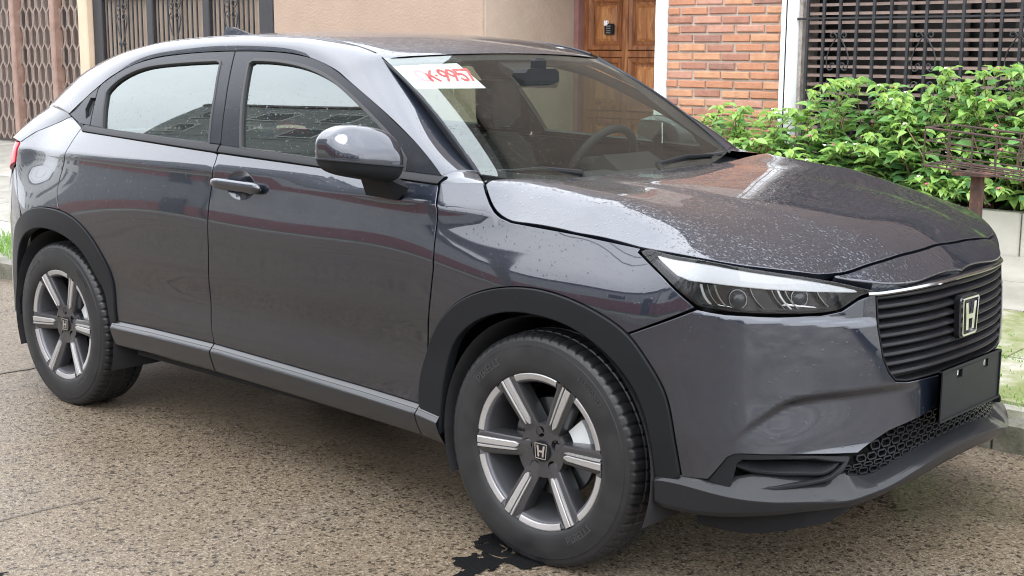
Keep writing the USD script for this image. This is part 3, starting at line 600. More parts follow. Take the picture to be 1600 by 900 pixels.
obj('bonnet', H_(plan.difference(nosep), h=.022, gap=.0022, depth=.02), 'car_paint_wet_top', car)
NOSE = obj('nose_panel', H_(plan.intersection(nosep), h=.018, gap=.002, depth=.03, edge=.005), 'car_paint_wet_top', car)

# --- front bumper with its openings
bump_top = [(1.117, .729), (.929, .811), (.855, .800), (.716, .791), (.589, .788), (.526, .795), (.474, .819), (.43, .831), (.418, .836)]
grille_edge = [(.417, .823), (.415, .746), (.396, .658), (.372, .615), (.345, .590), (.30, .582)]
low_edge = [(0, .500), (.159, .487), (.351, .452), (.420, .425), (.473, .405), (.609, .416), (.827, .433), (.845, .432), (.862, .424), (.907, .362), (.970, .360)]
half = bump_top + grille_edge + [(0, .578)]
def bumper_half(sgn):
    top = [p for p in fa_out[::-1] if p[0] <= 1.118]
    pts = [(0, .578)] + grille_edge[::-1] + bump_top[::-1] + [tuple(p) for p in top[::-1]] + low_edge[::-1]
    return sg.Polygon([(sgn * a, b) for a, b in pts])
bp_ = unary_union([bumper_half(1).buffer(1e-4), bumper_half(-1).buffer(1e-4)]).buffer(0)
BUMP = obj('front_bumper', S_(bp_, h=.009), 'car_paint', car)
# lower lip
uo = np.array([0, .115, .30, .416, .474, .511, .64, .84, .913, 1.031]); zo = np.array([.366, .362, .335, .310, .302, .297, .305, .322, .337, .346])
ub = np.array([0, .131, .34, .432, .512, .678, .827, .941, 1.014, 1.031]); zb = np.array([.322, .318, .295, .280, .271, .274, .268, .265, .270, .275])
u = np.concatenate([-np.linspace(0, 1.031, 90)[::-1], np.linspace(0, 1.031, 90)[1:]]); a = np.abs(u)
zo_, zb_ = CubicSpline(uo, zo)(a), np.interp(a, ub, zb); ins_in = np.interp(a, [0, .40, .5, .86, .93, 1.03], [.10, .075, .045, .030, .004, .001])
rise = np.interp(a, [0, .42, .5, .8, .9, 1.03], [.030, .042, .060, .058, .026, .014]); nS = Sn(u, np.full_like(u, .33)) * [1, 1, 0]
rows = []
for k_, off_ in ((0, None), (1, -.002), (2, .009), (3, .012), (4, .0125), (5, .0118), (6, .0112), (7, .006), (8, .004), (9, -.006), (10, -.16)):
    z_ = [zo_ + rise, zo_ + .012, zo_ + .003, zo_ + .0005, zo_ - .002, zo_ - .005, zo_ - .008, zb_ + .016, zb_ + .012, zb_, zb_][k_]
    o_ = -ins_in if off_ is None else np.full_like(u, off_)
    p = S(u, np.full_like(u, .33)) + nS * (o_ + .008 * (k_ > 0))[:, None]; p[:, 2] = z_; rows.append(p)
V, F, N = loft(np.array(rows)); obj('lower_lip', trimesh.Trimesh(V, F, process=False), 'lip_plastic', BUMP, smooth=28)
# splash guard under the lip
for s in (1, -1):
    u = s * np.linspace(.40, .945, 30); rows = []
    for off_, z_ in ((-.03, .285), (-.045, np.interp(np.abs(u), [.40, .55, .80, .945], [.27, .215, .205, .222])), (-.06, np.interp(np.abs(u), [.40, .55, .80, .945], [.268, .212, .202, .22])), (-.07, .285)):
        p = S(u, np.full_like(u, .30)) + Sn(u, np.full_like(u, .33)) * [1, 1, 0] * off_; p[:, 2] = z_; rows.append(p)
    obj('splash_guard', trimesh.Trimesh(*loft(np.array(rows))[:2], process=False), 'black_plastic', BUMP, smooth=28)
# dark backing behind every opening of the front
back = S_(sg.box(-.98, .30, .98, .93), h=.03, off=-.085, gap=0, edge=0, depth=.001); obj('front_backing', back, 'dark_gap', BUMP)
# lower grille mesh: offset rows of little hexagon cells
cells = []
for iz, z0 in enumerate(np.arange(.352, .50, .0215)):
    for iu in range(-13, 14):
        uc = iu * .040 + (.020 if iz % 2 else 0)
        if abs(uc) > .50: continue
        zt = np.interp(abs(uc), *np.array(low_edge[:5]).T); 
        if z0 > zt - .012: continue
        pts = [(uc - .0195, z0), (uc - .0135, z0 + .0100), (uc + .0135, z0 + .0100), (uc + .0195, z0), (uc + .0135, z0 - .0100), (uc - .0135, z0 - .0100)]
        hx = sg.Polygon(pts); cells.append(panel(hx.difference(hx.buffer(-.0045)), S, Sn, h=.03, off=-.030, gap=0, edge=.001, depth=.014))
obj('lower_grille_mesh', cat(cells), 'grille_black', BUMP, kind='stuff')
for s in SIDES:
    mm = mirror if s else (lambda m: m)
    fo = sg.Polygon([(.863, .338), (.845, .410), (.827, .424), (.615, .414), (.508, .394), (.568, .355), (.60, .348), (.80, .338)])
    frame = P([(.907, .360), (.862, .423), (.845, .431), (.827, .432), (.609, .414), (.500, .402), (.54, .366), (.57, .350), (.82, .33)]).buffer(.0)
    obj('fog_bezel', mm(S_(frame.difference(fo.buffer(-.004)), h=.012, gap=.001, off=-.004, depth=.06, edge=.004)), 'black_plastic', BUMP)
    blade = SP([(.845, .405), (.80, .388), (.72, .376), (.645, .371), (.59, .368), (.565, .374), (.53, .392), (.508, .402)], 40)
    uu_ = blade[:, 0]; rows = []
    for dz, off_ in ((.022, -.055), (.006, -.018), (.001, -.012), (-.004, -.012), (-.010, -.020), (-.016, -.055)):
        p = S(uu_, blade[:, 1]) + Sn(uu_, np.full_like(uu_, .36)) * [1, 1, 0] * off_; p[:, 2] = blade[:, 1] + dz; rows.append(p)
    obj('fog_blade', mm(trimesh.Trimesh(*loft(np.array(rows))[:2], process=False)), 'black_plastic', BUMP, smooth=30)

# --- grille: ten dark blades, chrome strip, badge
GR = group_part('grille', car)
g_poly = P(grille_edge, [(-a, b) for a, b in grille_edge[::-1]], [(-.40, .838), (-.2, .846), (0, .846), (.2, .846), (.40, .838)])
obj('grille_backing', S_(g_poly, off=-.045, gap=0, edge=0, depth=.001), 'dark_gap', GR)
obj('grille_surround', S_(g_poly.difference(g_poly.buffer(-.007)), off=-.002, gap=.001, depth=.045, h=.02), 'grille_black', GR)
for k_ in range(9):
    z0 = .604 + k_ * .0262; we = np.interp(z0 + .008, *np.array(sorted([(b, a) for a, b in grille_edge])).T) - .006
    u = np.linspace(-we, we, 60); rows = []
    for dz, off_ in ((.015, -.045), (.012, -.022), (.007, -.006), (.001, -.002), (-.003, -.004), (-.005, -.014), (-.005, -.045)):
        p = S(u, np.full_like(u, z0 + .006)) + Sn(u, np.full_like(u, .70)) * off_; p[:, 2] = z0 + dz + .006 - .0; rows.append(p)
    obj('slat', trimesh.Trimesh(*loft(np.array(rows))[:2], process=False), 'grille_black', GR, smooth=30)
u = np.linspace(-.44, .44, 70); zc_ = np.interp(np.abs(u), [0, .2, .40, .44], [.848, .8455, .842, .842]); rows = []
for dz, off_ in ((.007, -.02), (.006, .002), (0, .005), (-.004, .003), (-.005, -.02)):
    p = S(u, np.full_like(u, .842)) + Sn(u, np.full_like(u, .8)) * [1, 1, 0] * off_; p[:, 2] = zc_ + dz - .010; rows.append(p)
obj('chrome_strip', trimesh.Trimesh(*loft(np.array(rows))[:2], process=False), 'dark_chrome', GR, smooth=30)
def badge(h):
    """frame and letter of the badge as shapely shapes, h tall"""
    w1, w0 = .46 * h, .40 * h
    o = sg.Polygon([(-w1, h * .47), (w1, h * .47), (w0, -h * .47), (-w0, -h * .47)]).buffer(.03 * h).buffer(-.10 * h).buffer(.10 * h)
    fr = o.difference(o.buffer(-.050 * h))
    l = sg.Polygon([(-.33 * h, .36 * h), (-.19 * h, .36 * h), (-.135 * h, .05 * h), (.135 * h, .05 * h), (.19 * h, .36 * h), (.33 * h, .36 * h), (.27 * h, .0), (.235 * h, -.36 * h), (.10 * h, -.36 * h), (.115 * h, -.07 * h), (-.115 * h, -.07 * h), (-.10 * h, -.36 * h), (-.235 * h, -.36 * h), (-.27 * h, .0)])
    return o, unary_union([fr, l])
o, l = badge(.110); c0 = S(0., .728)
def on_nose(m, fwd):
    V = np.array(m.vertices); W = np.stack([np.full(len(V), c0[0] + fwd) + V[:, 2] - .35 * V[:, 0] ** 2, V[:, 0], c0[2] + V[:, 1]], -1); return trimesh.Trimesh(W, m.faces, process=False)
BAD = obj('badge', on_nose(extrude(o.buffer(.006), .016), -.004), 'grille_black', GR, smooth=20)
obj('badge_letter', on_nose(extrude(l, .008), .012), 'chrome', GR, smooth=20)

# --- number plate holder
pl = sg.box(-.20, -.074, .20, .074).buffer(-.006).buffer(.006)
sl = unary_union([sg.box(-.105, .038, -.072, .062), sg.box(.072, .038, .105, .062)])
Rb = lambda m, x0: (lambda V: trimesh.Trimesh(np.stack([x0 + V[:, 2] - .12 * V[:, 0] ** 2, V[:, 0], .528 + V[:, 1]], -1), m.faces, process=False))(np.array(m.vertices))
PLH = group_part('plate_holder', car)
obj('plate_board', Rb(extrude(pl.difference(sl), .008), .884), 'black_plastic', PLH, smooth=20)
obj('plate_rim', Rb(extrude(pl.difference(pl.buffer(-.006)), .012), .884), 'black_plastic', PLH, smooth=20)
for k_ in (-.0885, .0885):
    obj('plate_clip', Rb(extrude(sg.box(k_ - .009, .044, k_ + .002, .058), .003), .883), 'caliper_silver', PLH)

# --- headlights
hl = P(SP([(1.125, .942), (1.112, .950), (1.060, .949), (.922, .938), (.777, .915), (.636, .891), (.49, .860), (.428, .844), (.404, .838)], 40), SP([(.43, .832), (.476, .823), (.529, .799), (.589, .792), (.716, .795), (.853, .804), (.927, .817)], 30)[0:], [(1.035, .889)])
drl = P([(1.090, .945), (1.055, .944), (.92, .932), (.777, .909), (.636, .885), (.49, .855), (.428, .840), (.44, .836), (.50, .840), (.611, .848), (.738, .859), (.877, .874), (.955, .882), (.995, .893), (1.045, .920)])
dshape = P([(1.115, .941), (1.088, .946), (1.022, .914), (.968, .885), (.90, .820), (.93, .822), (1.03, .892)])
inner_l = hl.buffer(-.010)
for s in SIDES:
    mm = mirror if s else (lambda m: m)
    HL = group_part('headlight', car)
    obj('lamp_housing', mm(S_(hl, off=-.038, gap=.001, edge=0, depth=.002, h=.02)), 'lamp_lens_dark', HL)
    obj('lamp_rim', mm(S_(hl.difference(hl.buffer(-.008)), off=-.001, gap=.001, depth=.04, h=.02)), 'grille_black', HL)
    obj('light_bar', mm(S_(drl.intersection(inner_l), off=-.010, gap=0, depth=.022, h=.015, edge=.003)), 'lamp_white', HL)
    for q0, w_ in ((.905, .008), (.887, .003), (.868, .006), (.772, .003), (.715, .003), (.698, .007), (.678, .004), (.585, .004)):
        f_ = sg.Polygon(np.vstack([spline([(q0 + .012, .872), (q0 + .004, .845), (q0 - .030, .804)], 10) + [w_ / 2, 0], (spline([(q0 + .012, .872), (q0 + .004, .845), (q0 - .030, .804)], 10) - [w_ / 2, 0])[::-1]])).intersection(inner_l)
        obj('reflector_fin', mm(S_(f_, off=-.018, gap=0, depth=.018, h=.008, edge=.0008)), 'dark_chrome' if w_ < .0065 else 'rim_machined', HL)
    for q0 in (.815, .64):
        b_ = sg.Point(q0, .833).buffer(.026).intersection(inner_l)
        dome = lambda uu, zz, q0=q0: S(uu, zz) + Sn(uu, zz) * (-.030 + .016 * np.clip(1 - ((np.asarray(uu) - q0) ** 2 + (np.asarray(zz) - .833) ** 2) / .026 ** 2, 0, 1) ** .5)[..., None]
        obj('projector', mm(panel(b_, dome, lambda uu, zz, q0=q0: (lambda n: n / np.linalg.norm(n, axis=-1, keepdims=True))(Sn(uu, zz) + np.stack([-(np.asarray(uu) - q0) / .03, 0 * np.asarray(uu), (np.asarray(zz) - .833) / .03], -1)), h=.006, gap=0, depth=.01, edge=.001)), 'lamp_clear_dark', HL)
        obj('projector_ring', mm(S_(b_.difference(sg.Point(q0, .833).buffer(.0225)), off=-.024, gap=0, depth=.01, h=.008, edge=.001)), 'dark_chrome', HL)
    for a_, b_ in ((.89, .80), (.70, .60)):
        f_ = P([(a_, .8155), (b_, .8045), (b_ - .02, .8045), (b_, .8085), (a_ - .02, .820)]).buffer(0).intersection(inner_l)
        obj('lower_reflector', mm(S_(f_, off=-.020, gap=0, depth=.012, h=.01, edge=.001)), 'chrome', HL)
    obj('lamp_lens', mm(S_(hl, off=.0, gap=.0015, depth=.006, h=.018)), 'clear_lens', HL)

# --- dark body behind the shut lines, wheel wells, floor
for s in SIDES:
    mm = mirror if s else (lambda m: m)
    shell = unary_union([fender_poly, fdoor_poly, rdoor_poly, quarter_poly]).buffer(.006).buffer(-.010)
    obj('inner_shell', mm(S_(shell, off=-.020, gap=0, edge=0, depth=.001, h=.06)), 'dark_gap', car)
    gs = unary_union([ffr, rfr_all.difference(rg)]).buffer(.004)
    obj('inner_frame', mm(G_(gs, off=-.020, gap=0, edge=0, depth=.001, h=.05)), 'dark_gap', car)
for xw in (.02, -2.59):
    for s in (-1, 1):
        th = np.linspace(-.12 * np.pi, 1.12 * np.pi, 40); rows = [np.stack([xw + .385 * np.cos(th), np.full(40, yv), .345 + .385 * np.sin(th)], -1) for yv in (s * .872, s * .52)]
        V, F, N = loft(np.array(rows)); Vc = np.vstack([rows[1], [[xw, s * .52, .345]]]); Fc = [[i, i + 1, 40] for i in range(39)]
        obj('wheel_well', join([trimesh.Trimesh(V, F, process=False), trimesh.Trimesh(Vc, Fc, process=False)]), 'wheel_well', car, smooth=60)
obj('underbody', tb((-3.2, -.70, .24), (.55, .70, .30), .02), 'dark_gap', car)
obj('floor_pan', join([tb((-2.15, -.80, .27), (-.45, .80, .33)), tb((-.45, -.50, .27), (.72, .50, .80)), tb((-3.2, -.50, .27), (-2.15, .50, .75))]), 'dark_gap', car)

# --- door handles
for pr, u0 in ((fd, 2.800), ):
    cupp = sg.Point(u0, 1.0).buffer(.046)
    cup = lambda uu, zz: S(uu, zz) + Sn(uu, zz) * (.0015 + .0 * uu)[..., None]
    for s in SIDES:
        mm = mirror if s else (lambda m: m)
        c_ = S(u0 + .0, 1.0); 
        V = []; 
        DH = pr[s]; ce_ = (u0 - .010, 1.002)
        el_ = sg.Polygon(np.stack([ce_[0] + .080 * np.cos(np.linspace(0, 6.283, 48)[:-1]), ce_[1] + .050 * np.sin(np.linspace(0, 6.283, 48)[:-1])], -1))
        def cn_(uu, zz):
            a_ = (np.asarray(uu) - ce_[0]) / .080; b_ = (np.asarray(zz) - ce_[1]) / .050
            n_ = Sn(uu, zz) + .55 * np.stack([a_, 0 * a_, -b_], -1); return n_ / np.linalg.norm(n_, axis=-1, keepdims=True)
        g_ = panel(el_, S, cn_, h=.012, gap=0, edge=0, depth=.001, off=.0022)
        obj('handle_cup', mm(g_), 'car_paint', DH)
        ul = np.linspace(u0 - .138, u0 + .135, 26); zl_ = np.interp(ul, [ul[0], ul[-1]], [.996, 1.001]); rows = []
        endf = np.sqrt(np.clip(1 - np.abs((ul - u0) / .139) ** 10, 0, 1))
        for q_ in np.linspace(-np.pi * .5, np.pi * 1.5, 17):
            p = S(ul, zl_) ; nn = Sn(ul, zl_ * 0 + .98); p = p + nn * (.017 + .015 * np.cos(q_ - np.pi / 2) * endf)[:, None] * 1.0 + np.array([0, 0, 1.0]) * (.0190 * np.sin(q_ - np.pi / 2) * endf)[:, None]; rows.append(p)
        V, F, N = loft(np.array(rows)); tm = trimesh.Trimesh(V, F, process=False); tm.fix_normals()
        obj('handle_bar', mm(tm), 'car_paint', DH, smooth=60)

# --- side mirrors
def superq(nu, nv, e1=.52, e2=.46):
    a, b = np.meshgrid(np.linspace(-np.pi / 2, np.pi / 2, nu), np.linspace(-np.pi, np.pi, nv), indexing='ij')
    c_ = lambda t, e: np.sign(np.cos(t)) * np.abs(np.cos(t)) ** e; s_ = lambda t, e: np.sign(np.sin(t)) * np.abs(np.sin(t)) ** e
    return np.stack([c_(a, e1) * c_(b, e2), c_(a, e1) * s_(b, e2), s_(a, e1)], -1), a
Q, lat = superq(41, 60)
def mirror_shape(Q):
    X, Y, Z = Q[..., 0], Q[..., 1], Q[..., 2]       # X forward, Y inward (+) / outward (-), Z up
    w_ = .990 - .104 * Y
    z = 1.166 + .081 * Z + .010 * Y
    z = np.where(Z < 0, 1.166 + (.078 + .014 * Y) * Z + .014 * Y, z + (-.034 * np.clip(-Y, 0, 1) ** 2 - .006 * np.clip(Y, 0, 1)) * np.clip(Z, 0, 1))
    z = z - .022 * Y - .006
    x = -.615 + np.where(X > 0, .100 * X * (1 - .35 * np.clip(-Y, 0, 1) ** 2), .055 * X) - .030 * (-Y) - .045 * np.clip(Z, 0, 1) * np.clip(X, 0, 1)
    return np.stack([x, -w_, z], -1)
cut_i = 18
def folded(m):
    t = mirror(m); c_, s_ = math.cos(math.radians(68)), math.sin(math.radians(68)); o_ = np.array([-.60, .915, 0.0])
    R3 = np.array([[c_, s_, 0], [-s_, c_, 0], [0, 0, 1.0]])
    t = t.copy(); t.vertices = (np.array(t.vertices) - o_) @ R3 + o_ + [-.16, -.05, -.035]; return t
for s in SIDES:
    mm = folded if s else (lambda m: m)
    MR = group_part('side_mirror', car)
    full = mirror_shape(Q)
    mk = lambda g: (lambda t: (t.fix_normals(), t)[1])(trimesh.Trimesh(*loft(g)[:2], process=False))
    obj('mirror_cap', mm(mk(full[cut_i:])), 'car_paint', MR, smooth=60)
    low = full[:cut_i + 1].copy(); low[:, :, :] = low * 1.0
    obj('mirror_lower', mm(mk(low)), 'black_plastic', MR, smooth=60)
    m_ = full[cut_i]; c_ = m_.mean(0); obj('mirror_joint', mm(tube(c_ + (m_ - c_) * 1.004, .0035, 6, caps=False)), 'pillar_black', MR)
    glz = mirror_shape(Q[8:34, :]); 
    pts = np.array([[-.678, -.90, 1.10], [-.680, -1.06, 1.115], [-.686, -1.085, 1.165], [-.684, -1.06, 1.222], [-.680, -.98, 1.235], [-.678, -.905, 1.215]])
    obj('mirror_glass', mm(trimesh.Trimesh(np.vstack([pts, pts + [-.004, 0, 0]]), trimesh.convex.convex_hull(np.vstack([pts, pts + [-.004, 0, 0]])).faces if False else trimesh.convex.convex_hull(np.vstack([pts, pts + [-.004, 0, 0]])).faces, process=False) if False else trimesh.convex.convex_hull(np.vstack([pts, pts + [-.004, 0, 0]]))), 'mirror_glass', MR)
    base = trimesh.convex.convex_hull(np.array([[-.52, -.862, 1.050], [-.56, -.876, 1.012], [-.70, -.876, 1.018], [-.715, -.865, 1.050], [-.56, -.925, 1.10], [-.655, -.935, 1.10], [-.56, -.945, 1.09], [-.65, -.945, 1.085], [-.56, -.89, 1.10], [-.65, -.89, 1.10]]))
    obj('mirror_base', mirror(base) if s else base, 'black_plastic', MR, smooth=20)

# --- wipers, cowl, aerial
obj('cowl_panel', loft(np.array([np.stack([np.full(30, x_), np.linspace(-.74, .74, 30), z_ + .035 * np.abs(np.linspace(-1, 1, 30)) ** 2.2], -1) for x_, z_ in ((-.30, 1.010), (-.36, 1.020), (-.46, 1.035))])), 'black_plastic', car)
for base_, tip, nm in (((-.33, -.27), (-.50, -.66), 0), ((-.33, .17), (-.385, -.20), 1)):
    W = group_part('wiper', car)
    a3 = np.array([base_[0], base_[1], 1.062]); b3 = np.array([tip[0], tip[1], 1.082])
    if nm: a3, b3 = np.array([-.345, .165, 1.072]), np.array([-.37, .62, 1.090])
    else: a3, b3 = np.array([-.335, -.275, 1.070]), np.array([-.445, -.62, 1.092])
    obj('wiper_arm', tube([a3 + [.02, 0, -.02], a3, a3 * .6 + b3 * .4 + [0, 0, .012], b3 * .8 + a3 * .2], [.012, .013, .008, .006], 8), 'black_plastic', W)
    obj('wiper_blade', tube([a3 * .85 + b3 * .15 + [-.015, 0, -.004], a3 * .4 + b3 * .6 + [-.015, 0, .002], b3 + [-.012, 0, -.002]], .0075, 6), 'rubber_seal', W)
fin = trimesh.convex.convex_hull(np.array([[-1.98, -.03, 1.522], [-1.98, .03, 1.522], [-1.72, -.012, 1.528], [-1.72, .012, 1.528], [-1.975, -.008, 1.580], [-1.975, .008, 1.580], [-1.93, -.008, 1.582], [-1.93, .008, 1.582], [-1.83, -.008, 1.553], [-1.83, .008, 1.553]]))
fin.apply_translation([-.62, 0, -.022]); obj('shark_fin_aerial', fin, 'car_paint', car, smooth=40)

# --- interior
INT = group_part('dashboard', car)
obj('dashboard_top', loft(np.array([np.stack([np.full(20, x_), np.linspace(-.70, .70, 20), np.full(20, z_)], -1) for x_, z_ in ((-.30, 1.005), (-.45, 1.035), (-.60, 1.040), (-.70, 1.01), (-.74, .90), (-.70, .6))])), 'interior_trim', INT)
obj('instrument_hood', trimesh.convex.convex_hull(np.array([[-.5, .18, 1.02], [-.5, .50, 1.02], [-.62, .20, 1.09], [-.62, .48, 1.09], [-.72, .18, 1.02], [-.72, .50, 1.02]])), 'interior_dark', INT)
SWH = group_part('steering_wheel', car)
th = np.linspace(0, 2 * np.pi, 49); ctr = np.array([-.74, .335, 1.010]); ax1 = np.array([0, 1, 0]); ax2 = np.array([.42, 0, .91])
obj('steering_rim', tube(ctr + .185 * (np.cos(th)[:, None] * ax1 + np.sin(th)[:, None] * ax2), .016, 10, caps=False), 'interior_dark', SWH, smooth=60)
obj('steering_hub', tb(ctr - [.04, .09, .06], ctr + [.04, .09, .06], .02), 'interior_dark', SWH)
for y_ in (-.37, .37):
    ST = group_part('front_seat', car)
    obj('seat_back', trimesh.convex.convex_hull(np.array([[-1.12 + dx, y_ + dy, z] for z, w_, dx in ((.55, .25, .08), (.85, .26, 0), (1.08, .22, -.06), (1.13, .15, -.08)) for dy in (-w_, w_) for dx in (dx, dx - .13)])), 'seat_fabric', ST, smooth=40)
    obj('seat_cushion', tb((-1.10, y_ - .26, .40), (-.60, y_ + .26, .60), .05), 'seat_fabric', ST)
    obj('headrest', trimesh.convex.convex_hull(np.array([[-1.22 + dx, y_ + dy, z] for z, w_, dx in ((1.16, .10, .0), (1.20, .135, .02), (1.31, .13, .01), (1.345, .09, -.01)) for dy in (-w_, w_) for dx in (dx, dx - .09)])), 'seat_fabric', ST, smooth=40)
RST = group_part('rear_seat', car)
obj('seat_back', tb((-2.25, -.62, .5), (-2.05, .62, 1.10), .06), 'seat_fabric', RST)
for y_ in (-.38, .38): obj('headrest', tb((-2.26, y_ - .13, 1.10), (-2.15, y_ + .13, 1.25), .04), 'seat_fabric', RST)
rows = [np.stack([E3[:, 0], -E3[:, 1] * t_ * .96, E3[:, 2] - .030], -1) for t_ in np.linspace(-1, 1, 15)]
obj('headliner', loft(np.array(rows)), 'headliner', car)
RV = group_part('rear_view_mirror', car)
obj('mirror_housing', trimesh.convex.convex_hull(np.array([[-.765 + dx, -.02 + dy * q_, 1.365 + dz] for dx, q_ in ((0, 1.0), (.04, .8)) for dy, dz in ((-.11, -.012), (-.10, -.03), (.10, -.034), (.12, -.012), (.115, .022), (.095, .034), (-.09, .034), (-.11, .02))])), 'interior_dark', RV, smooth=30)
obj('mirror_stem', tb((-.78, -.03, 1.385), (-.74, .03, 1.437), .01), 'interior_dark', RV)
obj('sensor_box', trimesh.convex.convex_hull(np.array([[-.88, -.10, 1.43], [-.88, .10, 1.43], [-.72, -.06, 1.345], [-.72, .06, 1.345], [-.86, -.09, 1.39], [-.86, .09, 1.39], [-.76, 0, 1.33]])), 'interior_dark', RV)

# --- wheels (built round the origin; outward is -y)
def rev(profile, n=96):
    th = np.linspace(0, 2 * np.pi, n + 1); pr_ = np.asarray(profile, float)
    rows = np.stack([pr_[None, :, 0] * np.cos(th)[:, None], np.repeat(-pr_[None, :, 1], n + 1, 0), pr_[None, :, 0] * np.sin(th)[:, None]], -1)
    V, F, N = loft(rows); m = trimesh.Trimesh(V, F, process=False); m.merge_vertices(); 
    return m
def bend(m, r, ang, o, inward=False):
    """lettering laid in the xy plane -> along a circle of radius r on the outer sidewall"""
    V = np.array(m.vertices); x = V[:, 0] - (V[:, 0].min() + V[:, 0].max()) / 2
    a = ang - x / r if not inward else ang + x / r; R = r + V[:, 1] if not inward else r - V[:, 1]
    return trimesh.Trimesh(np.stack([R * np.cos(a), -(o + V[:, 2]), R * np.sin(a)], -1), m.faces if not inward else m.faces, process=False)
TR = .3445
def flat_bottom(V):
    z0 = -.3355; low = V[:, 2] < z0; V[low, 2] = z0 + (V[low, 2] - z0) * .03; return V
npit = 66; per = 8; nt = npit * per
prof = np.array([(.228, .094), (.232, .1005), (.240, .1055), (.252, .1085), (.270, .1095), (.290, .1080), (.304, .1045), (.308, .1045), (.310, .1020), (.322, .0985), (.3315, .0935), (.3375, .0860), (.3405, .0780), (.3425, .062), (.3430, .0555), (.3365, .0535), (.3365, .0455), (.3435, .0435), (.3445, .024), (.3445, .0065), (.337, .0045), (.337, -.0045), (.3445, -.0065), (.3445, -.024), (.3435, -.0435), (.3365, -.0455), (.3365, -.0535), (.3430, -.0555), (.3405, -.078), (.3315, -.0935), (.310, -.104), (.27, -.1075), (.235, -.100), (.228, -.09)])
th = np.arange(nt + 1) / nt * 2 * np.pi; ph = np.arange(nt + 1) % per
Rg = np.repeat(prof[None, :, 0], nt + 1, 0); Og = np.repeat(prof[None, :, 1], nt + 1, 0)
shoulder = np.array([.0, 0, 0, 0, 0, 0, 0, 0, 0, .0, .3, .9, 1, 1, 1, 0, 0, .7, .8, .2, 0, 0, .2, .8, .7, 0, 0, 1, 1, .3, 0, 0, 0, 0])
groove = np.isin(ph, (0, 1)).astype(float)
Rg = Rg - .0045 * groove[:, None] * shoulder[None]
tw = .03 * (Og / .1)                                          # the sipes run slanted across the tread
ang_ = th[:, None] + np.abs(tw)
rows = np.stack([Rg * np.cos(ang_), -Og, Rg * np.sin(ang_)], -1); V, F, N = loft(rows)
V = flat_bottom(V); pj = F.min(1) % len(prof); istread = (pj >= 9) & (pj <= 26)
TYRE, TREAD = trimesh.Trimesh(V, F[~istread], process=False), trimesh.Trimesh(V, F[istread], process=False)
for m_ in (TYRE, TREAD):
    m_.remove_unreferenced_vertices(); m_.merge_vertices()
    if (m_.face_normals * (m_.triangles_center * [1, 0, 1])).sum() < 0: m_.invert()
barrel = rev([(.226, .096), (.206, .090), (.200, .080), (.196, .02), (.190, -.05), (.205, -.095)], 96)
lip_segs = []; spoke_dark = []; spoke_bright = []
for k_ in range(6):
    a0 = math.radians(60 * k_ + 3)
    # machined lip between two spokes
    t0, t1 = a0 + .172, a0 + math.radians(60) - .172; ta = np.linspace(t0, t1, 16)
    rows = [np.stack([r_ * np.cos(ta), np.full(16, -o_), r_ * np.sin(ta)], -1) for r_, o_ in ((.230, .090), (.229, .0975), (.226, .0985), (.2125, .0955), (.2105, .0940), (.208, .080))]
    V, F, N = loft(np.array(rows)); lip_segs.append(trimesh.Trimesh(V, F, process=False))
    d1 = np.array([math.cos(a0), 0, math.sin(a0)]); d2 = np.array([-math.sin(a0), 0, math.cos(a0)]); up = np.array([0, -1.0, 0])
    r_ = np.linspace(.045, .2295, 14); hw = np.interp(r_, [.045, .10, .23], [.029, .0315, .0395]); oo = np.interp(r_, [.045, .08, .15, .21, .23], [.072, .078, .088, .0955, .0965])
    secs = []
    for f_, dz in ((-1.0, -.050), (-1.0, -.016), (-.86, -.004), (-.58, 0), (.58, 0), (.86, -.004), (1.0, -.016), (1.0, -.050)):
        secs.append(d1 * r_[:, None] + d2 * (f_ * hw)[:, None] + up * (oo + dz)[:, None])
    V, F, N = loft(np.array(secs)); spoke_dark.append(trimesh.Trimesh(V, F, process=False))
    for f0, f1, ra, rb_ in ((-.46, .06, .083, .2275), (.16, .34, .088, .2275)):
        rr_ = np.linspace(ra, rb_, 12); h_ = np.interp(rr_, [.045, .10, .23], [.029, .0315, .0395]); o_ = np.interp(rr_, [.045, .08, .15, .21, .23], [.072, .078, .088, .0955, .0965])
        tp = np.interp(rr_, [ra, ra + .012, rb_], [.25, 1, 1]); mid = (f0 + f1) / 2; hf = (f1 - f0) / 2
        secs = [d1 * rr_[:, None] + d2 * ((mid + q_ * hf * tp) * h_)[:, None] + up * (o_ + dz)[:, None] for q_, dz in ((-1.12, -.002), (-1, .0045), (-.8, .0055), (.8, .0055), (1, .0045), (1.12, -.002))]
        V, F, N = loft(np.array(secs)); spoke_bright.append(trimesh.Trimesh(V, F, process=False))
hubp = sg.Point(0, 0).buffer(.079, 48)
holes = unary_union([sg.Point(.0555 * math.cos(a), .0555 * math.sin(a)).buffer(.0165) for a in np.radians(90 + 8 + 72 * np.arange(5))])
hubm = extrude(hubp.difference(holes), .05); toW = lambda m, o0: trimesh.Trimesh(np.stack([np.array(m.vertices)[:, 0], -(o0 + np.array(m.vertices)[:, 2]), np.array(m.vertices)[:, 1]], -1), m.faces, process=False)
nuts = [toW(extrude(sg.Point(.0555 * math.cos(a), .0555 * math.sin(a)).buffer(.0095, 2), .03), .032) for a in np.radians(98 + 72 * np.arange(5))]
ob, lb = badge(.046)
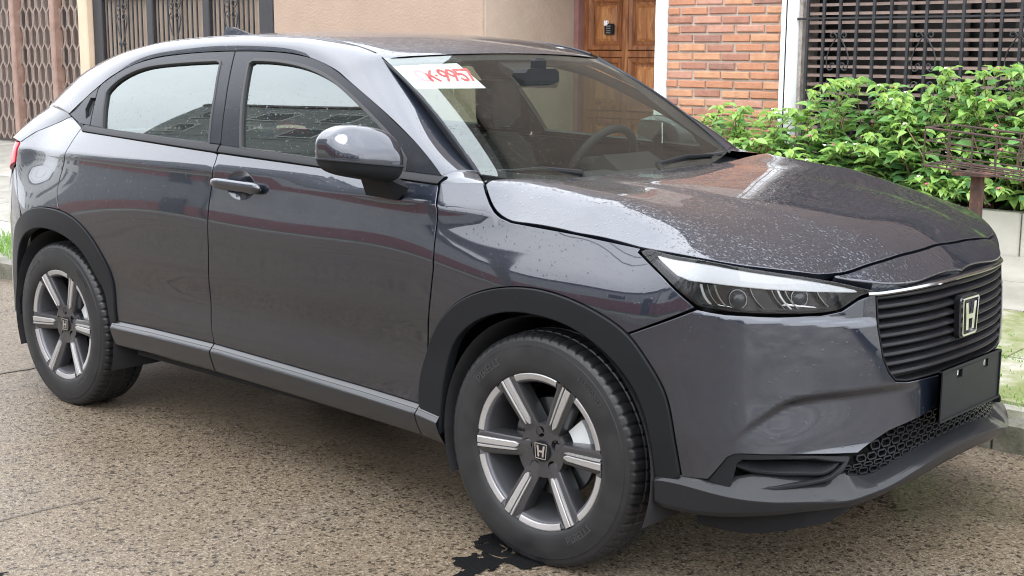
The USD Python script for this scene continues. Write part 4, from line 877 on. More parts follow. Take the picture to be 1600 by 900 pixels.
def wheel_parts(parent):
    obj('tyre', TYRE, 'tyre_rubber', parent, smooth=35); obj('tread', TREAD, 'tyre_tread', parent, smooth=35)
    let = []
    for text, a_, inw, h_ in (('PIRELLI', math.radians(130), False, .020), ('PIRELLI', math.radians(-52), True, .020), ('215/60 R17', math.radians(48), False, .013)):
        let.append(bend(meshkit.text_mesh(text, h_, .0014, bold=True), .272 if h_ > .015 else .282, a_, .1085, inw))
    obj('sidewall_lettering', join(let), 'tyre_letter', parent, smooth=False)
    obj('rim_barrel', barrel, 'rim_barrel', parent, smooth=40)
    for m in lip_segs: obj('rim_lip', m, 'rim_machined', parent, smooth=30)
    for m in spoke_dark: obj('spoke', m, 'rim_dark', parent, smooth=25)
    for m in spoke_bright: obj('spoke_face', m, 'rim_machined', parent, smooth=25)
    obj('hub', toW(hubm, .026), 'rim_dark', parent, smooth=25)
    for m in nuts: obj('wheel_nut', m, 'wheel_nut', parent, smooth=25)
    obj('centre_cap', toW(extrude(sg.Point(0, 0).buffer(.031, 32), .006), .075), 'grille_black', parent, smooth=25)
    obj('cap_badge', toW(extrude(lb, .003), .0805), 'chrome', parent, smooth=25)
    obj('brake_disc', rev([(.06, .02), (.145, .02), (.145, .0), (.06, .0)], 64), 'brake_steel', parent, smooth=25)
    cal = P([(.155 * math.cos(a), .155 * math.sin(a)) for a in np.radians(np.linspace(0, 42, 12))], [(.095 * math.cos(a), .095 * math.sin(a)) for a in np.radians(np.linspace(42, 0, 12))])
    obj('brake_caliper', toW(extrude(cal, .045), .0), 'caliper_silver', parent, smooth=25)
for i, (xw, s) in enumerate(((0.0, -1), (-2.61, -1), (0.0, 1), (-2.61, 1))):
    w = UsdGeom.Xform.Define(stage, path_for(str(car.GetPath()), 'wheel'))
    w.AddTranslateOp().Set(Gf.Vec3d(xw, s * .7675, .3355)); w.AddRotateZOp().Set(180.0 if s > 0 else (1.3 if i == 0 else 0.0))
    if i == 0: proto = w; wheel_parts(w.GetPrim())
    else: wheel_parts(w.GetPrim())

# ---------------------------------------------------------------- paper with the registration behind the windscreen
PAP = thing('paper_sign', 'white paper sheet with red registration number CK-9957 inside the top corner of the windscreen', 'paper sign')
def ws_pt(s_, t_): return WS(np.array([s_]), np.array([t_]))[0]
q = np.array([[-.8655, -.548], [-.8655, -.232], [-.735, -.170], [-.735, -.560]])
def on_ws(m, lift):
    """sheet coordinates (metres across, metres up) -> just inside the windscreen"""
    V = np.array(m.vertices); out = np.empty_like(V)
    for i_, (a, b, cc) in enumerate(V):
        s_ = .700 + b / .72; t_ = (-.590 + a) / .60
        out[i_] = ws_pt(s_, t_) + nv * (-.006 - lift + cc)
    return trimesh.Trimesh(out, m.faces, process=False)
gx, gy = np.meshgrid(np.linspace(0, 1, 16), np.linspace(0, 1, 5)); VV = np.stack([gx * (.285 - .012 * gy) + .006 * gy, gy * .165, 0 * gx], -1)
pm = trimesh.Trimesh(VV.reshape(-1, 3), loft(VV)[1], process=False)
obj('sheet', on_ws(pm, .001), 'paper', PAP, smooth=False)
x0 = .034
for ch, mt, adv in (('I', 'red_ink', .024), ('C', 'red_ink_dark', .047), ('K', 'red_ink', .044), ('-', 'red_ink', .024), ('9', 'red_ink', .044), ('9', 'red_ink', .044), ('5', 'red_ink', .043), ('7', 'red_ink', .04)):
    t_ = meshkit.text_mesh(ch, .078, .0006, bold=True); t_.apply_scale([.62, 1, 1])
    if ch == '-': t_ = tb((.003, .034, 0), (.014, .044, .0006))
    t_.apply_translation([x0, .046, 0]); obj('character', on_ws(t_, -.0008), mt, PAP, smooth=False); x0 += adv * .80

# ---------------------------------------------------------------- ground
def sheet(poly, z, h=None):
    """flat sheet from a shapely polygon; z = number or function(x, y)"""
    V, F = trimesh.creation.triangulate_polygon(poly, engine='earcut')
    zz = z(V[:, 0], V[:, 1]) if callable(z) else np.full(len(V), z); m = trimesh.Trimesh(np.column_stack([V, zz]), F, process=False)
    if m.face_normals[:, 2].mean() < 0: m.invert()
    return m
obj('road', sheet(sg.box(-160, -160, 160, 160), 0.0), 'road_wet', smooth=False, kind='structure')
KERB = [(-60, .42), (-5.35, .42), (-4.55, .85), (-3.6, 1.15), (60, 1.22)]
ky = lambda x: np.interp(x, *np.array(KERB).T)
wz = lambda x, y: .135 + (np.asarray(y) - 1.2) * .035
PAV = obj('pavement', join([sheet(sg.Polygon([(x, y + .13) for x, y in KERB] + [(60, 8), (-60, 8)]), lambda x, y: wz(x, y) - .012)]), 'slab_grey', smooth=False, kind='structure')
# kerb stones, one by one
KB = thing('kerb', kind='structure')
xs = np.arange(-9.0, 5.0, .95)
for a, b in zip(xs[:-1], xs[1:]):
    j = rng.uniform(-.006, .006); pts = []
    for x_ in (a + .006, b - .006):
        y_ = float(ky(x_)) + j
        for dy, dz in ((.004, -.05), (.0, .105), (.022, .135 + j), (.125, .137 + j), (.128, -.05)): pts.append((x_, y_ + dy, dz - .002))
    obj('kerb_stone', trimesh.convex.convex_hull(np.array(pts)), 'kerb_stone', KB, smooth=False)
# paving slabs
rows_y = [(1.36, 2.02, 'slab_moss'), (2.03, 2.92, 'slab_moss'), (2.93, 3.62, 'slab_clean'), (3.63, 4.395, 'slab_clean')]
for r_, (y0, y1, m_) in enumerate(rows_y):
    x_ = -12.0 + .4 * r_
    while x_ < 3.2:
        wdt = 1.18 + .0 * r_
        if y0 > ky(x_) + .14:
            d_ = rng.uniform(0, .004); mm_ = m_ if x_ > -1.6 else ('slab_clean' if (int(x_ * 3) + r_) % 2 else 'slab_grey')
            if m_ == 'slab_moss' and x_ <= -1.6: mm_ = 'slab_grey'
            pts = [(x, y, wz(x, y) + dz + d_) for x in (x_ + .005, x_ + wdt - .005) for y in (y0 + .004, y1 - .004) for dz in (-.03, .0)]
            obj('paving_slab', trimesh.convex.convex_hull(np.array(pts)), mm_, PAV, smooth=False)
        x_ += wdt
# left: the wider stretch of footway beyond the car's tail
for r_, (y0, y1) in enumerate(((.58, .95), (.96, 1.35))):
    x_ = -12.0
    while x_ < -5.6:
        pts = [(x, y, wz(x, y) + dz) for x in (x_ + .005, x_ + 1.1) for y in (y0 + .004, y1 - .004) for dz in (-.03, .003)]
        obj('paving_slab', trimesh.convex.convex_hull(np.array(pts)), 'slab_clean' if r_ else 'slab_grey', PAV, smooth=False); x_ += 1.11
def blob(cx, cy, rx, ry, n, amp, seed, rot=0.0):
    th = np.linspace(0, 2 * np.pi, n, endpoint=False); k_ = meshkit.noise(np.stack([2.4 * np.cos(th) + 5, 2.4 * np.sin(th) + 5, np.full(n, seed * 1.7)], -1)) + .5 * meshkit.noise(np.stack([7 * np.cos(th), 7 * np.sin(th), np.full(n, seed)], -1)) - .75
    r_ = 1 + amp * k_; x = rx * r_ * np.cos(th); y = ry * r_ * np.sin(th); c_, s_ = math.cos(rot), math.sin(rot)
    return sg.Polygon(np.stack([cx + c_ * x - s_ * y, cy + s_ * x + c_ * y], -1)).buffer(0)
TARP = [(-.10, -1.10), (-.17, -.95), (-.27, -.78), (-.15, -.70), (.02, -.80), (0.0, -.87), (-.06, -.95), (-.07, -1.2)]
TARP2 = [(-1.4, -1.87), (-1.12, -1.955), (-1.0, -1.965), (-.93, -1.96), (-.9, -2.1), (-1.3, -2.2)]
SEAM1 = [(-3.25, -2.2), (-3.288, -.807), (-3.302, -.612), (-3.33, .9)]; SEAM2 = [(-1.49, -2.1), (-1.46, -1.744), (-1.438, -1.56), (-1.416, -1.412)]
tp = sg.Polygon(TARP).buffer(.01)
rg_ = np.random.default_rng(3)
th_ = densify(tp.exterior, .007); cen_ = th_.mean(0)
jit = lambda f_, k_: np.stack([meshkit.noise(np.column_stack([th_ * f_, np.full(len(th_), k_)])) - .5, meshkit.noise(np.column_stack([th_ * f_, np.full(len(th_), k_ + 9)])) - .5], -1)
tp = sg.Polygon(th_ + .09 * jit(14, 0) + .05 * jit(38, 2) + .03 * jit(90, 4)).buffer(.002).buffer(-.001); tp = max(getattr(tp, 'geoms', [tp]), key=lambda g: g.area)
hl_ = [blob(*(cen_ + rg_.uniform(-.30, .30, 2)), rg_.uniform(.004, .04), rg_.uniform(.003, .011), 18, 1.2, k_, rg_.uniform(0, 3)) for k_ in range(60)]
tp = tp.difference(unary_union(hl_)); tp = max(getattr(tp, 'geoms', [tp]), key=lambda g: g.area)
obj('tar_patch', sheet(tp, .004), 'tar', smooth=False, label='black tar patch on the road under the front wheel', category='tar patch')
t2_ = densify(sg.Polygon(TARP2).buffer(.01).exterior, .01); tp2 = sg.Polygon(t2_ + .07 * np.stack([meshkit.noise(np.column_stack([t2_ * 40, np.zeros(len(t2_))])) - .5, meshkit.noise(np.column_stack([t2_ * 55, np.ones(len(t2_))])) - .5], -1)).buffer(0); tp2 = max(getattr(tp2, 'geoms', [tp2]), key=lambda g: g.area)
obj('tar_patch', sheet(tp2, .004), 'tar', smooth=False, label='black tar patch at the lower left corner of the road', category='tar patch')
def seam(pts, w, seed):
    c_ = spline(pts, 60) if len(pts) > 2 else np.linspace(pts[0], pts[1], 60); k_ = meshkit.noise(np.column_stack([c_ * 9, np.full(60, seed)])) - .5
    c_ = c_ + np.stack([.03 * k_, np.zeros(60)], -1); ww = w * (1 + .9 * (meshkit.noise(np.column_stack([c_ * 15, np.full(60, seed + 3)])) - .5))
    t_ = np.gradient(c_, axis=0); t_ /= np.linalg.norm(t_, axis=1, keepdims=True); n_ = np.stack([-t_[:, 1], t_[:, 0]], -1) * ww[:, None]
    return sg.Polygon(np.vstack([c_ + n_, (c_ - n_)[::-1]])).buffer(0)
obj('road_joint', sheet(seam(SEAM1, .011, 1), .004), 'joint_tar', smooth=False, kind='structure')
obj('road_joint', sheet(seam(SEAM2, .004, 5), .004), 'joint_tar', smooth=False, kind='structure')
# grass tufts: at the left kerb and between the mossy slabs
def grass(spots, n, hgt, spread, seed):
    r_ = np.random.default_rng(seed); V = []; F = []
    for (x, y) in spots:
        for _ in range(n):
            bx, by = x + r_.normal(0, spread), y + r_.normal(0, spread); a_ = r_.uniform(0, 6.28); h_ = hgt * r_.uniform(.4, 1.2); w_ = .0035; le = h_ * r_.uniform(.2, .9)
            d_ = np.array([math.cos(a_), math.sin(a_)]); q_ = np.array([-d_[1], d_[0]]) * w_; z_ = float(wz(bx, by)) - .005; k_ = len(V)
            V += [(bx + q_[0], by + q_[1], z_), (bx - q_[0], by - q_[1], z_), (bx + d_[0] * le * .45 + q_[0] * .7, by + d_[1] * le * .45 + q_[1] * .7, z_ + h_ * .7), (bx + d_[0] * le * .45 - q_[0] * .7, by + d_[1] * le * .45 - q_[1] * .7, z_ + h_ * .7), (bx + d_[0] * le, by + d_[1] * le, z_ + h_)]
            F += [(k_, k_ + 1, k_ + 3), (k_, k_ + 3, k_ + 2), (k_ + 2, k_ + 3, k_ + 4)]
    return trimesh.Trimesh(np.array(V), np.array(F), process=False)
sp_ = [(x, y) for x in np.arange(-8.2, -5.6, .12) for y in (.62, .74, .86)]
obj('grass', grass(sp_, 26, .09, .07, 2), 'grass_blade', smooth=False, label='low green grass growing on the footway behind the car', category='grass', kind='stuff')
sp_ = [(x + rng.uniform(-.1, .1), y) for x in np.arange(-.9, 1.2, .07) for y in (1.40, 2.02, 2.025)] + [(rng.uniform(-.6, .9), rng.uniform(1.4, 2.7)) for _ in range(60)]
obj('moss_grass', grass(sp_, 12, .020, .05, 4), 'grass_blade', smooth=False, label='short mossy grass in the joints of the footway by the bumper', category='grass', kind='stuff')

# ---------------------------------------------------------------- left neighbour: folding lattice gate and dark iron gate
LG = thing('folding_gate', 'closed brownish folding lattice gate with upright posts, left of the cream post', 'folding gate', loc=(0, 0, 0))
obj('backing_sheet', tb((-17.5, 5.16, .27), (-12.38, 5.20, 3.0)), 'lattice_back', LG, smooth=False)
for j, x_ in enumerate(np.arange(-17.2, -12.4, .084)):
    z_ = np.arange(.30, 2.62, .01); ph_ = (z_ / .46 + .5 * (j % 2)) % 1.0
    trap = np.clip(np.abs(ph_ * 2 - 1) * 3.0 - 1.0, 0, 1) * 2 - 1
    c_ = np.stack([x_ + .031 * trap, np.full(len(z_), 5.05), z_], -1)
    keep = np.concatenate([[True], np.abs(np.diff(trap, 2)) > 1e-6, [True]]); c_ = c_[keep]
    w_ = .0145; V = []; F = []
    for i, p in enumerate(c_):
        V += [p + [-w_, -.006, 0], p + [w_, -.006, 0], p + [w_, .012, 0], p + [-w_, .012, 0]]
        if i: k_ = 4 * (i - 1); F += [q_ for s_ in range(4) for q_ in ((k_ + s_, k_ + (s_ + 1) % 4, k_ + 4 + (s_ + 1) % 4), (k_ + s_, k_ + 4 + (s_ + 1) % 4, k_ + 4 + s_))]
    obj('lattice_strip', trimesh.Trimesh(np.array(V), np.array(F), process=False), 'lattice_paint', LG, smooth=False)
for x_ in (-14.05, -13.05, -15.1, -16.15): obj('upright_post', tb((x_ - .055, 4.97, .27), (x_ + .055, 5.10, 2.75), .012), 'lattice_post', LG, smooth=False)
obj('top_rail', tb((-17.5, 4.98, 2.62), (-12.38, 5.12, 2.74), .01), 'lattice_post', LG, smooth=False)
LH = thing('gate_house', 'brown plastered house front above the folding gate and the iron gate', 'house')
obj('upper_wall', tb((-18, 5.02, 2.76), (-8.70, 9.0, 4.4)), 'dark_plaster', LH, smooth=False)
obj('side_wall', tb((-22, 5.0, .2), (-17.55, 9.0, 4.35)), 'dark_plaster', LH, smooth=False)
obj('roof_slab', tb((-22.2, 4.9, 4.42), (-8.66, 9.2, 4.6)), 'far_roof', LH, smooth=False)
obj('gate_post', tb((-12.376, 4.94, .25), (-12.175, 5.25, 2.755), .012), 'cream_paint', smooth=False, label='narrow cream painted post between the lattice gate and the iron gate', category='gate post')
IG = thing('iron_gate', 'black iron gate of vertical bars with scrolls over tan sheet, left of the cream wall', 'gate')
obj('backing_sheet', tb((-12.17, 5.07, .27), (-8.70, 5.09, 2.75)), 'gate_sheet', IG, smooth=False)
posts = [(-12.17, -11.94), (-11.035, -10.88), (-9.955, -9.805), (-8.965, -8.70)]
for a, b in posts: obj('gate_stile', tb((a + .015, 5.01, .25), (b - .015, 5.065, 2.74), .01), 'iron_black', IG, smooth=False)
for z_ in (.32, 2.05, 2.70): obj('cross_rail', tb((-11.93, 5.01, z_), (-8.97, 5.045, z_ + .04)), 'iron_black', IG, smooth=False)
def spiral(c, r0, r1, a0, a1, n=20):
    a = np.linspace(a0, a1, n); r_ = np.linspace(r0, r1, n); return np.stack([c[0] + r_ * np.cos(a), np.full(n, c[1]), c[2] + r_ * np.sin(a)], -1)
for (a, b) in ((-11.94, -11.035), (-10.88, -9.955), (-9.805, -8.965)):
    mid = (a + b) / 2; nb = 10; sp = (b - a) / nb
    for i in range(1, nb):
        x_ = a + sp * i
        if abs(x_ - mid) < sp * .6:
            obj('gate_bar', tb((x_ - .009, 5.005, .32), (x_ + .009, 5.023, 2.05)), 'iron_black', IG, smooth=False)
        else: obj('gate_bar', tb((x_ - .008, 5.015, .30), (x_ + .008, 5.03, 2.72)), 'iron_black', IG, smooth=False)
    for s_ in (-1, 1):
        z0 = 1.74
        for (zz, up) in ((1.78, 1), (2.0, -1)):
            c_ = [np.array([mid, 4.985, zz - .28 * up])] + [np.array([mid + s_ * dx, 4.985, zz + dz * up]) for dx, dz in ((.05, -.16), (.10, -.02), (.105, .05), (.075, .085))]
            obj('scroll', tube(np.vstack([spline(np.array(c_), 14), spiral((mid + s_ * .055, 4.985, zz + .045 * up), .045, .012, 1.2 * up, (1.2 + 5.2) * up if s_ > 0 else (1.2 - 5.2 + 0.8) * up, 14) if s_ > 0 else spiral((mid - .055, 4.985, zz + .045 * up), .045, .012, (math.pi - 1.2) * up, (math.pi - 1.2 - 5.2) * up, 14)]), .0075, 5), 'iron_black', IG, smooth=60)
        obj('scroll', tube(np.vstack([spline([[mid, 4.985, 1.53], [mid + s_ * .03, 4.985, 1.50], [mid + s_ * .055, 4.985, 1.505]], 8), spiral((mid + s_ * .045, 4.985, 1.53), .026, .008, -1.0 if s_ > 0 else math.pi + 1.0, 4.0 if s_ > 0 else math.pi - 4.0, 12)]), .007, 5), 'iron_black', IG, smooth=60)

# ---------------------------------------------------------------- cream house with the recessed door
CH = thing('cream_house', 'cream stucco house front with a deep recess for a wooden door', 'house')
obj('front_wall', tb((-8.69, 5.0, .2), (-5.757, 6.30, 3.3), .008), 'cream_stucco', CH, smooth=False)
obj('upper_wall', tb((-8.69, 5.03, 3.31), (-3.90, 9.0, 6.0)), 'dark_plaster', CH, smooth=False)
obj('recess_side', tb((-5.752, 5.012, .2), (-5.740, 6.36, 3.29)), 'taupe_stucco', CH, smooth=False)
obj('recess_ceiling', tb((-5.735, 5.05, 3.02), (-3.90, 6.5, 3.28)), 'taupe_stucco', CH, smooth=False)
obj('recess_right_wall', tb((-3.90, 5.32, .2), (-3.82, 6.44, 3.0)), 'taupe_stucco', CH, smooth=False)
obj('recess_back', tb((-5.735, 6.45, .2), (-3.82, 6.6, 3.0)), 'dark_plaster', CH, smooth=False)
obj('roof_slab', tb((-8.72, 4.92, 6.02), (-3.90, 9.2, 6.2)), 'far_roof', CH, smooth=False)
FD = thing('front_door', 'brown carved wooden panelled door with a small black key box, deep in the cream recess', 'door')
obj('door_frame', join([tb((-5.735, 6.22, .25), (-5.68, 6.42, 2.30)), tb((-4.70, 6.22, .25), (-4.63, 6.42, 2.30)), tb((-5.735, 6.22, 2.305), (-4.63, 6.42, 2.38))]), 'mauve_paint', FD, smooth=False)
obj('door_leaf', tb((-5.675, 6.315, .26), (-4.705, 6.355, 2.30)), 'door_wood', FD, smooth=False)
cols = ((-5.625, -5.215), (-5.150, -4.755)); rws = ((.36, .86), (.92, 1.42), (1.475, 1.975), (2.03, 2.26))
st = sg.box(-5.675, .26, -4.705, 2.30)
for a, b in cols:
    for c_, d_ in rws: st = st.difference(sg.box(a, c_, b, d_))
fr = extrude(st, .022); V = np.array(fr.vertices); obj('door_stiles', trimesh.Trimesh(np.stack([V[:, 0], 6.313 - V[:, 2], V[:, 1]], -1), fr.faces[:, ::-1], process=False), 'door_wood', FD, smooth=False)
for a, b in cols:
    for c_, d_ in rws:
        mo = []
        for (i0, y0), (i1, y1) in (((0, 6.313), (.012, 6.282)), ((.012, 6.282), (.045, 6.290)), ((.045, 6.290), (.062, 6.311))):
            o_ = [(a + i0, c_ + i0), (b - i0, c_ + i0), (b - i0, d_ - i0), (a + i0, d_ - i0)]; n_ = [(a + i1, c_ + i1), (b - i1, c_ + i1), (b - i1, d_ - i1), (a + i1, d_ - i1)]
            V = [(x, y0, z) for x, z in o_] + [(x, y1, z) for x, z in n_]; mo.append(trimesh.Trimesh(V, [f_ for k_ in range(4) for f_ in ((k_, (k_ + 1) % 4, 4 + (k_ + 1) % 4), (k_, 4 + (k_ + 1) % 4, 4 + k_))], process=False))
        obj('panel_moulding', join(mo), 'door_wood', FD, smooth=False)
        i_, j_ = .085, .115
        if d_ - c_ > .3:
            pts = [(x, 6.312, z) for x in (a + i_, b - i_) for z in (c_ + i_, d_ - i_)] + [(x, 6.290, z) for x in (a + j_, b - j_) for z in (c_ + j_, d_ - j_)]
            obj('raised_panel', trimesh.convex.convex_hull(np.array(pts)), 'door_panel_wood', FD, smooth=False)
KBX = thing('key_box', 'small black key box with white face hanging on the wooden door', 'key box')
obj('box_body', tb((-5.405, 6.255, 1.625), (-5.300, 6.288, 1.722), .008), 'interior_dark', KBX, smooth=False)
obj('white_tab', tb((-5.405, 6.250, 1.705), (-5.365, 6.283, 1.752), .004), 'white_paint', KBX, smooth=False)
for z_ in (1.700, 1.680, 1.660, 1.640): obj('number_wheel', tb((-5.375, 6.249, z_ - .006), (-5.325, 6.2545, z_ + .006)), 'curtain_grey', KBX, smooth=False)

# ---------------------------------------------------------------- brick house: every brick of the visible wall, white pilasters, louvred window, iron grille
BH = thing('brick_house', 'red brick house front with white painted pilasters beside the wooden door', 'house')
obj('mortar_wall', tb((-3.80, 5.012, .2), (-2.70, 5.30, 3.2)), 'mortar', BH, smooth=False)
bw = []
for r_ in range(34):
    z0 = .30 + r_ * .0690; x_ = -3.785 - (.1275 if r_ % 2 else 0) + rng.uniform(-.01, .01)
    while x_ < -2.76:
        a, b = max(x_, -3.783), min(x_ + .238 + rng.uniform(-.006, .006), -2.756)
        if b - a > .03:
            y0 = 5.0 - .003 + rng.uniform(-.004, .004); k_ = rng.uniform(.004, .009); dz = rng.uniform(-.003, .003)
            pts = []
            for yy_, ins in ((y0, k_), (y0 + .008, 0.0), (5.02, 0.0)):
                for q0 in (a + ins + rng.uniform(0, .002), b - ins - rng.uniform(0, .002)):
                    for q1 in (z0 + ins + dz + rng.uniform(0, .002), z0 + .0545 - ins + dz - rng.uniform(0, .002)): pts.append((q0, yy_, q1))
            obj('brick', trimesh.convex.convex_hull(np.array(pts)), 'brick_%s' % 'abcde'[rng.choice(5, p=[.30, .25, .2, .15, .10])], BH, smooth=False)
        x_ += .2535
for a, b, y0 in ((-3.872, -3.788, 4.955), (-2.752, -2.718, 4.955), (-2.706, -2.648, 4.96)): obj('white_pilaster', tb((a, y0, .22), (b, 5.31, 3.2), .004), 'white_paint', BH, smooth=False)
obj('rain_pipe', tube([(-2.712, 4.97, .25), (-2.712, 4.97, 3.2)], .0075, 8), 'iron_black', BH)
obj('upper_wall', tb((-3.88, 5.02, 3.21), (4.5, 9.0, 7.4)), 'dark_plaster', BH, smooth=False)
obj('wall_below_window', tb((-2.64, 5.0, .2), (4.5, 5.3, .78)), 'dark_plaster', BH, smooth=False)
obj('wall_right_of_window', tb((1.62, 5.005, .785), (4.5, 5.3, 3.2)), 'dark_plaster', BH, smooth=False)
obj('roof_slab', tb((-3.88, 4.92, 7.42), (4.7, 9.2, 7.6)), 'far_roof', BH, smooth=False)
WN = thing('louvred_window', 'wide dark window closed with pinkish brown horizontal wooden slats behind the iron grille', 'window')
obj('window_jamb', tb((-2.645, 5.03, .79), (-2.618, 5.26, 3.2)), 'worn_wood_jamb', WN, smooth=False)
obj('dark_room', tb((-2.72, 5.42, .79), (1.60, 5.44, 3.2)), 'window_dark', WN, smooth=False)
obj('room_side', tb((-2.70, 5.315, .79), (-2.63, 5.415, 3.2)), 'window_dark', WN, smooth=False)
for x_, w_ in ((-2.05, .12), (-1.72, .20), (-1.40, .05), (-1.20, .16), (-.98, .10), (-.6, .2), (-.2, .12), (.3, .25)):
    obj('room_curtain', tb((x_, 5.36, 1.15), (x_ + w_, 5.385, 2.2)), 'curtain_grey', WN, smooth=False)
for i in range(31):
    z_ = .86 + i * .0622; t_ = rng.uniform(-.002, .002)
    V = [(-2.612, 5.075, z_ + t_), (-2.612, 5.085, z_ + .019), (-2.612, 5.125, z_ + .024), (-2.612, 5.125, z_ + .014), (1.60, 5.075, z_ - t_), (1.60, 5.085, z_ + .019), (1.60, 5.125, z_ + .024), (1.60, 5.125, z_ + .014)]
    obj('louvre_slat', trimesh.convex.convex_hull(np.array(V)), 'slat_edge' if i % 3 else 'slat_wood', WN, smooth=False)
WG = thing('window_grille', 'black iron window grille of upright bars and scrolls in front of the louvres', 'grille')
for i, x_ in enumerate(np.arange(-2.565, 1.6, .1285)): obj('upright_bar', tb((x_ - .0095, 5.0, .80), (x_ + .0095, 5.019, 2.95)), 'iron_black', WG, smooth=False)
for z_ in (.85, 1.705, 2.6): obj('cross_bar', tube([(-2.70, 5.008, z_), (1.62, 5.008, z_ + .005)], .0085, 6), 'iron_black', WG)
for k_, x_ in enumerate(np.arange(-2.565 + .1285 * 2, 1.5, .1285 * 5)):
    for s_ in (-1, 1):
        for zc_, up in ((1.46, 1), (1.16, -1)):
            body = spline([[x_ + s_ * .01, 4.992, zc_ + .12 * up], [x_ + s_ * .055, 4.992, zc_ + .05 * up], [x_ + s_ * .085, 4.992, zc_ - .05 * up], [x_ + s_ * .065, 4.992, zc_ - .115 * up], [x_ + s_ * .035, 4.992, zc_ - .105 * up]], 16)
            obj('scroll', tube(np.vstack([body, spiral((x_ + s_ * .035, 4.992, zc_ - .08 * up), .024, .009, -1.5 * up, (-1.5 + 5.0 * s_) * up, 12)]), .0048, 5), 'iron_black', WG, smooth=60)
        obj('scroll', tube(np.vstack([spline([[x_ + s_ * .01, 4.992, 1.575], [x_ + s_ * .03, 4.992, 1.60], [x_ + s_ * .05, 4.992, 1.605]], 6), spiral((x_ + s_ * .045, 4.992, 1.585), .02, .008, 1.4, 1.4 - 4.6 * s_, 10)]), .0048, 5), 'iron_black', WG, smooth=60)

# ---------------------------------------------------------------- planter and plants
PW = thing('planter_wall', 'low pale concrete planter wall along the house front, holding the green plants', 'planter')
x_ = -3.70
while x_ < 2.4:
    obj('coping_block', tb((x_ + .004, 4.40, .18), (x_ + .996, 4.52, .515 + rng.uniform(-.003, .003)), .008), 'pale_concrete', PW, smooth=False); x_ += 1.0
obj('planter_soil', tb((-3.70, 4.525, .2), (2.4, 4.995, .47)), 'soil', PW, smooth=False)
def leaf_mesh(L, W, fold, droop, seed):
    r_ = np.random.default_rng(seed); s = np.array([0, .16, .38, .62, .84, 1.0]); w = np.array([.06, .72, 1.0, .78, .34, 0.0]) * W / 2
    V = []
    for si, wi in zip(s, w):
        x = L * si; z = -droop * L * si ** 1.8 + .12 * L * si
        V += [(x, -wi, z + fold * wi + .006 * r_.normal() * (wi > 0)), (x, 0, z), (x, wi, z + fold * wi + .006 * r_.normal() * (wi > 0))]
    F = []
    for i in range(5):
        k_ = 3 * i; F += [(k_, k_ + 1, k_ + 4), (k_, k_ + 4, k_ + 3), (k_ + 1, k_ + 2, k_ + 5), (k_ + 1, k_ + 5, k_ + 4)]
    return np.array(V), np.array(F)
LV = [leaf_mesh(1.0, .56 + .06 * (k_ % 3), .35 + .1 * (k_ % 2), .25 + .12 * (k_ % 4), k_) for k_ in range(8)]
def place_leaf(k_, base, yaw, pitch, size, roll=0.0):
    V, F = LV[k_ % 8]; c_, s_ = math.cos(pitch), math.sin(pitch); cr, sr = math.cos(roll), math.sin(roll)
    A = V * size; A = A @ np.array([[1, 0, 0], [0, cr, sr], [0, -sr, cr]])
    A = A @ np.array([[c_, 0, s_], [0, 1, 0], [-s_, 0, c_]]); cy, sy = math.cos(yaw), math.sin(yaw)
    return A @ np.array([[cy, sy, 0], [-sy, cy, 0], [0, 0, 1]]) + base, F
pr_ = np.random.default_rng(21)
TOP = ([-3.7, -3.35, -3.15, -2.88, -2.6, -2.4, -2.3, -2.12, -1.75, -1.57, -1.32, -1.1, -.83, 0, 1.0, 2.2], [.80, .95, 1.09, 1.14, 1.08, 1.05, 1.19, 1.31, 1.34, 1.21, 1.38, 1.43, 1.40, 1.38, 1.3, 1.2])
desc = ['green plant at the left end of the planter, close to the left white post', 'green plant with pointed leaves below the middle of the brick wall', 'green leafy plant in front of the two white pilasters', 'tall green plant before the left edge of the window grille',
        'green plant with clustered tips before the second scroll of the window grille', 'green plant rising above the left end of the wire basket', 'tallest bright green plant, rising straight behind the wire basket', 'green plant behind the basket at the right edge of the picture']
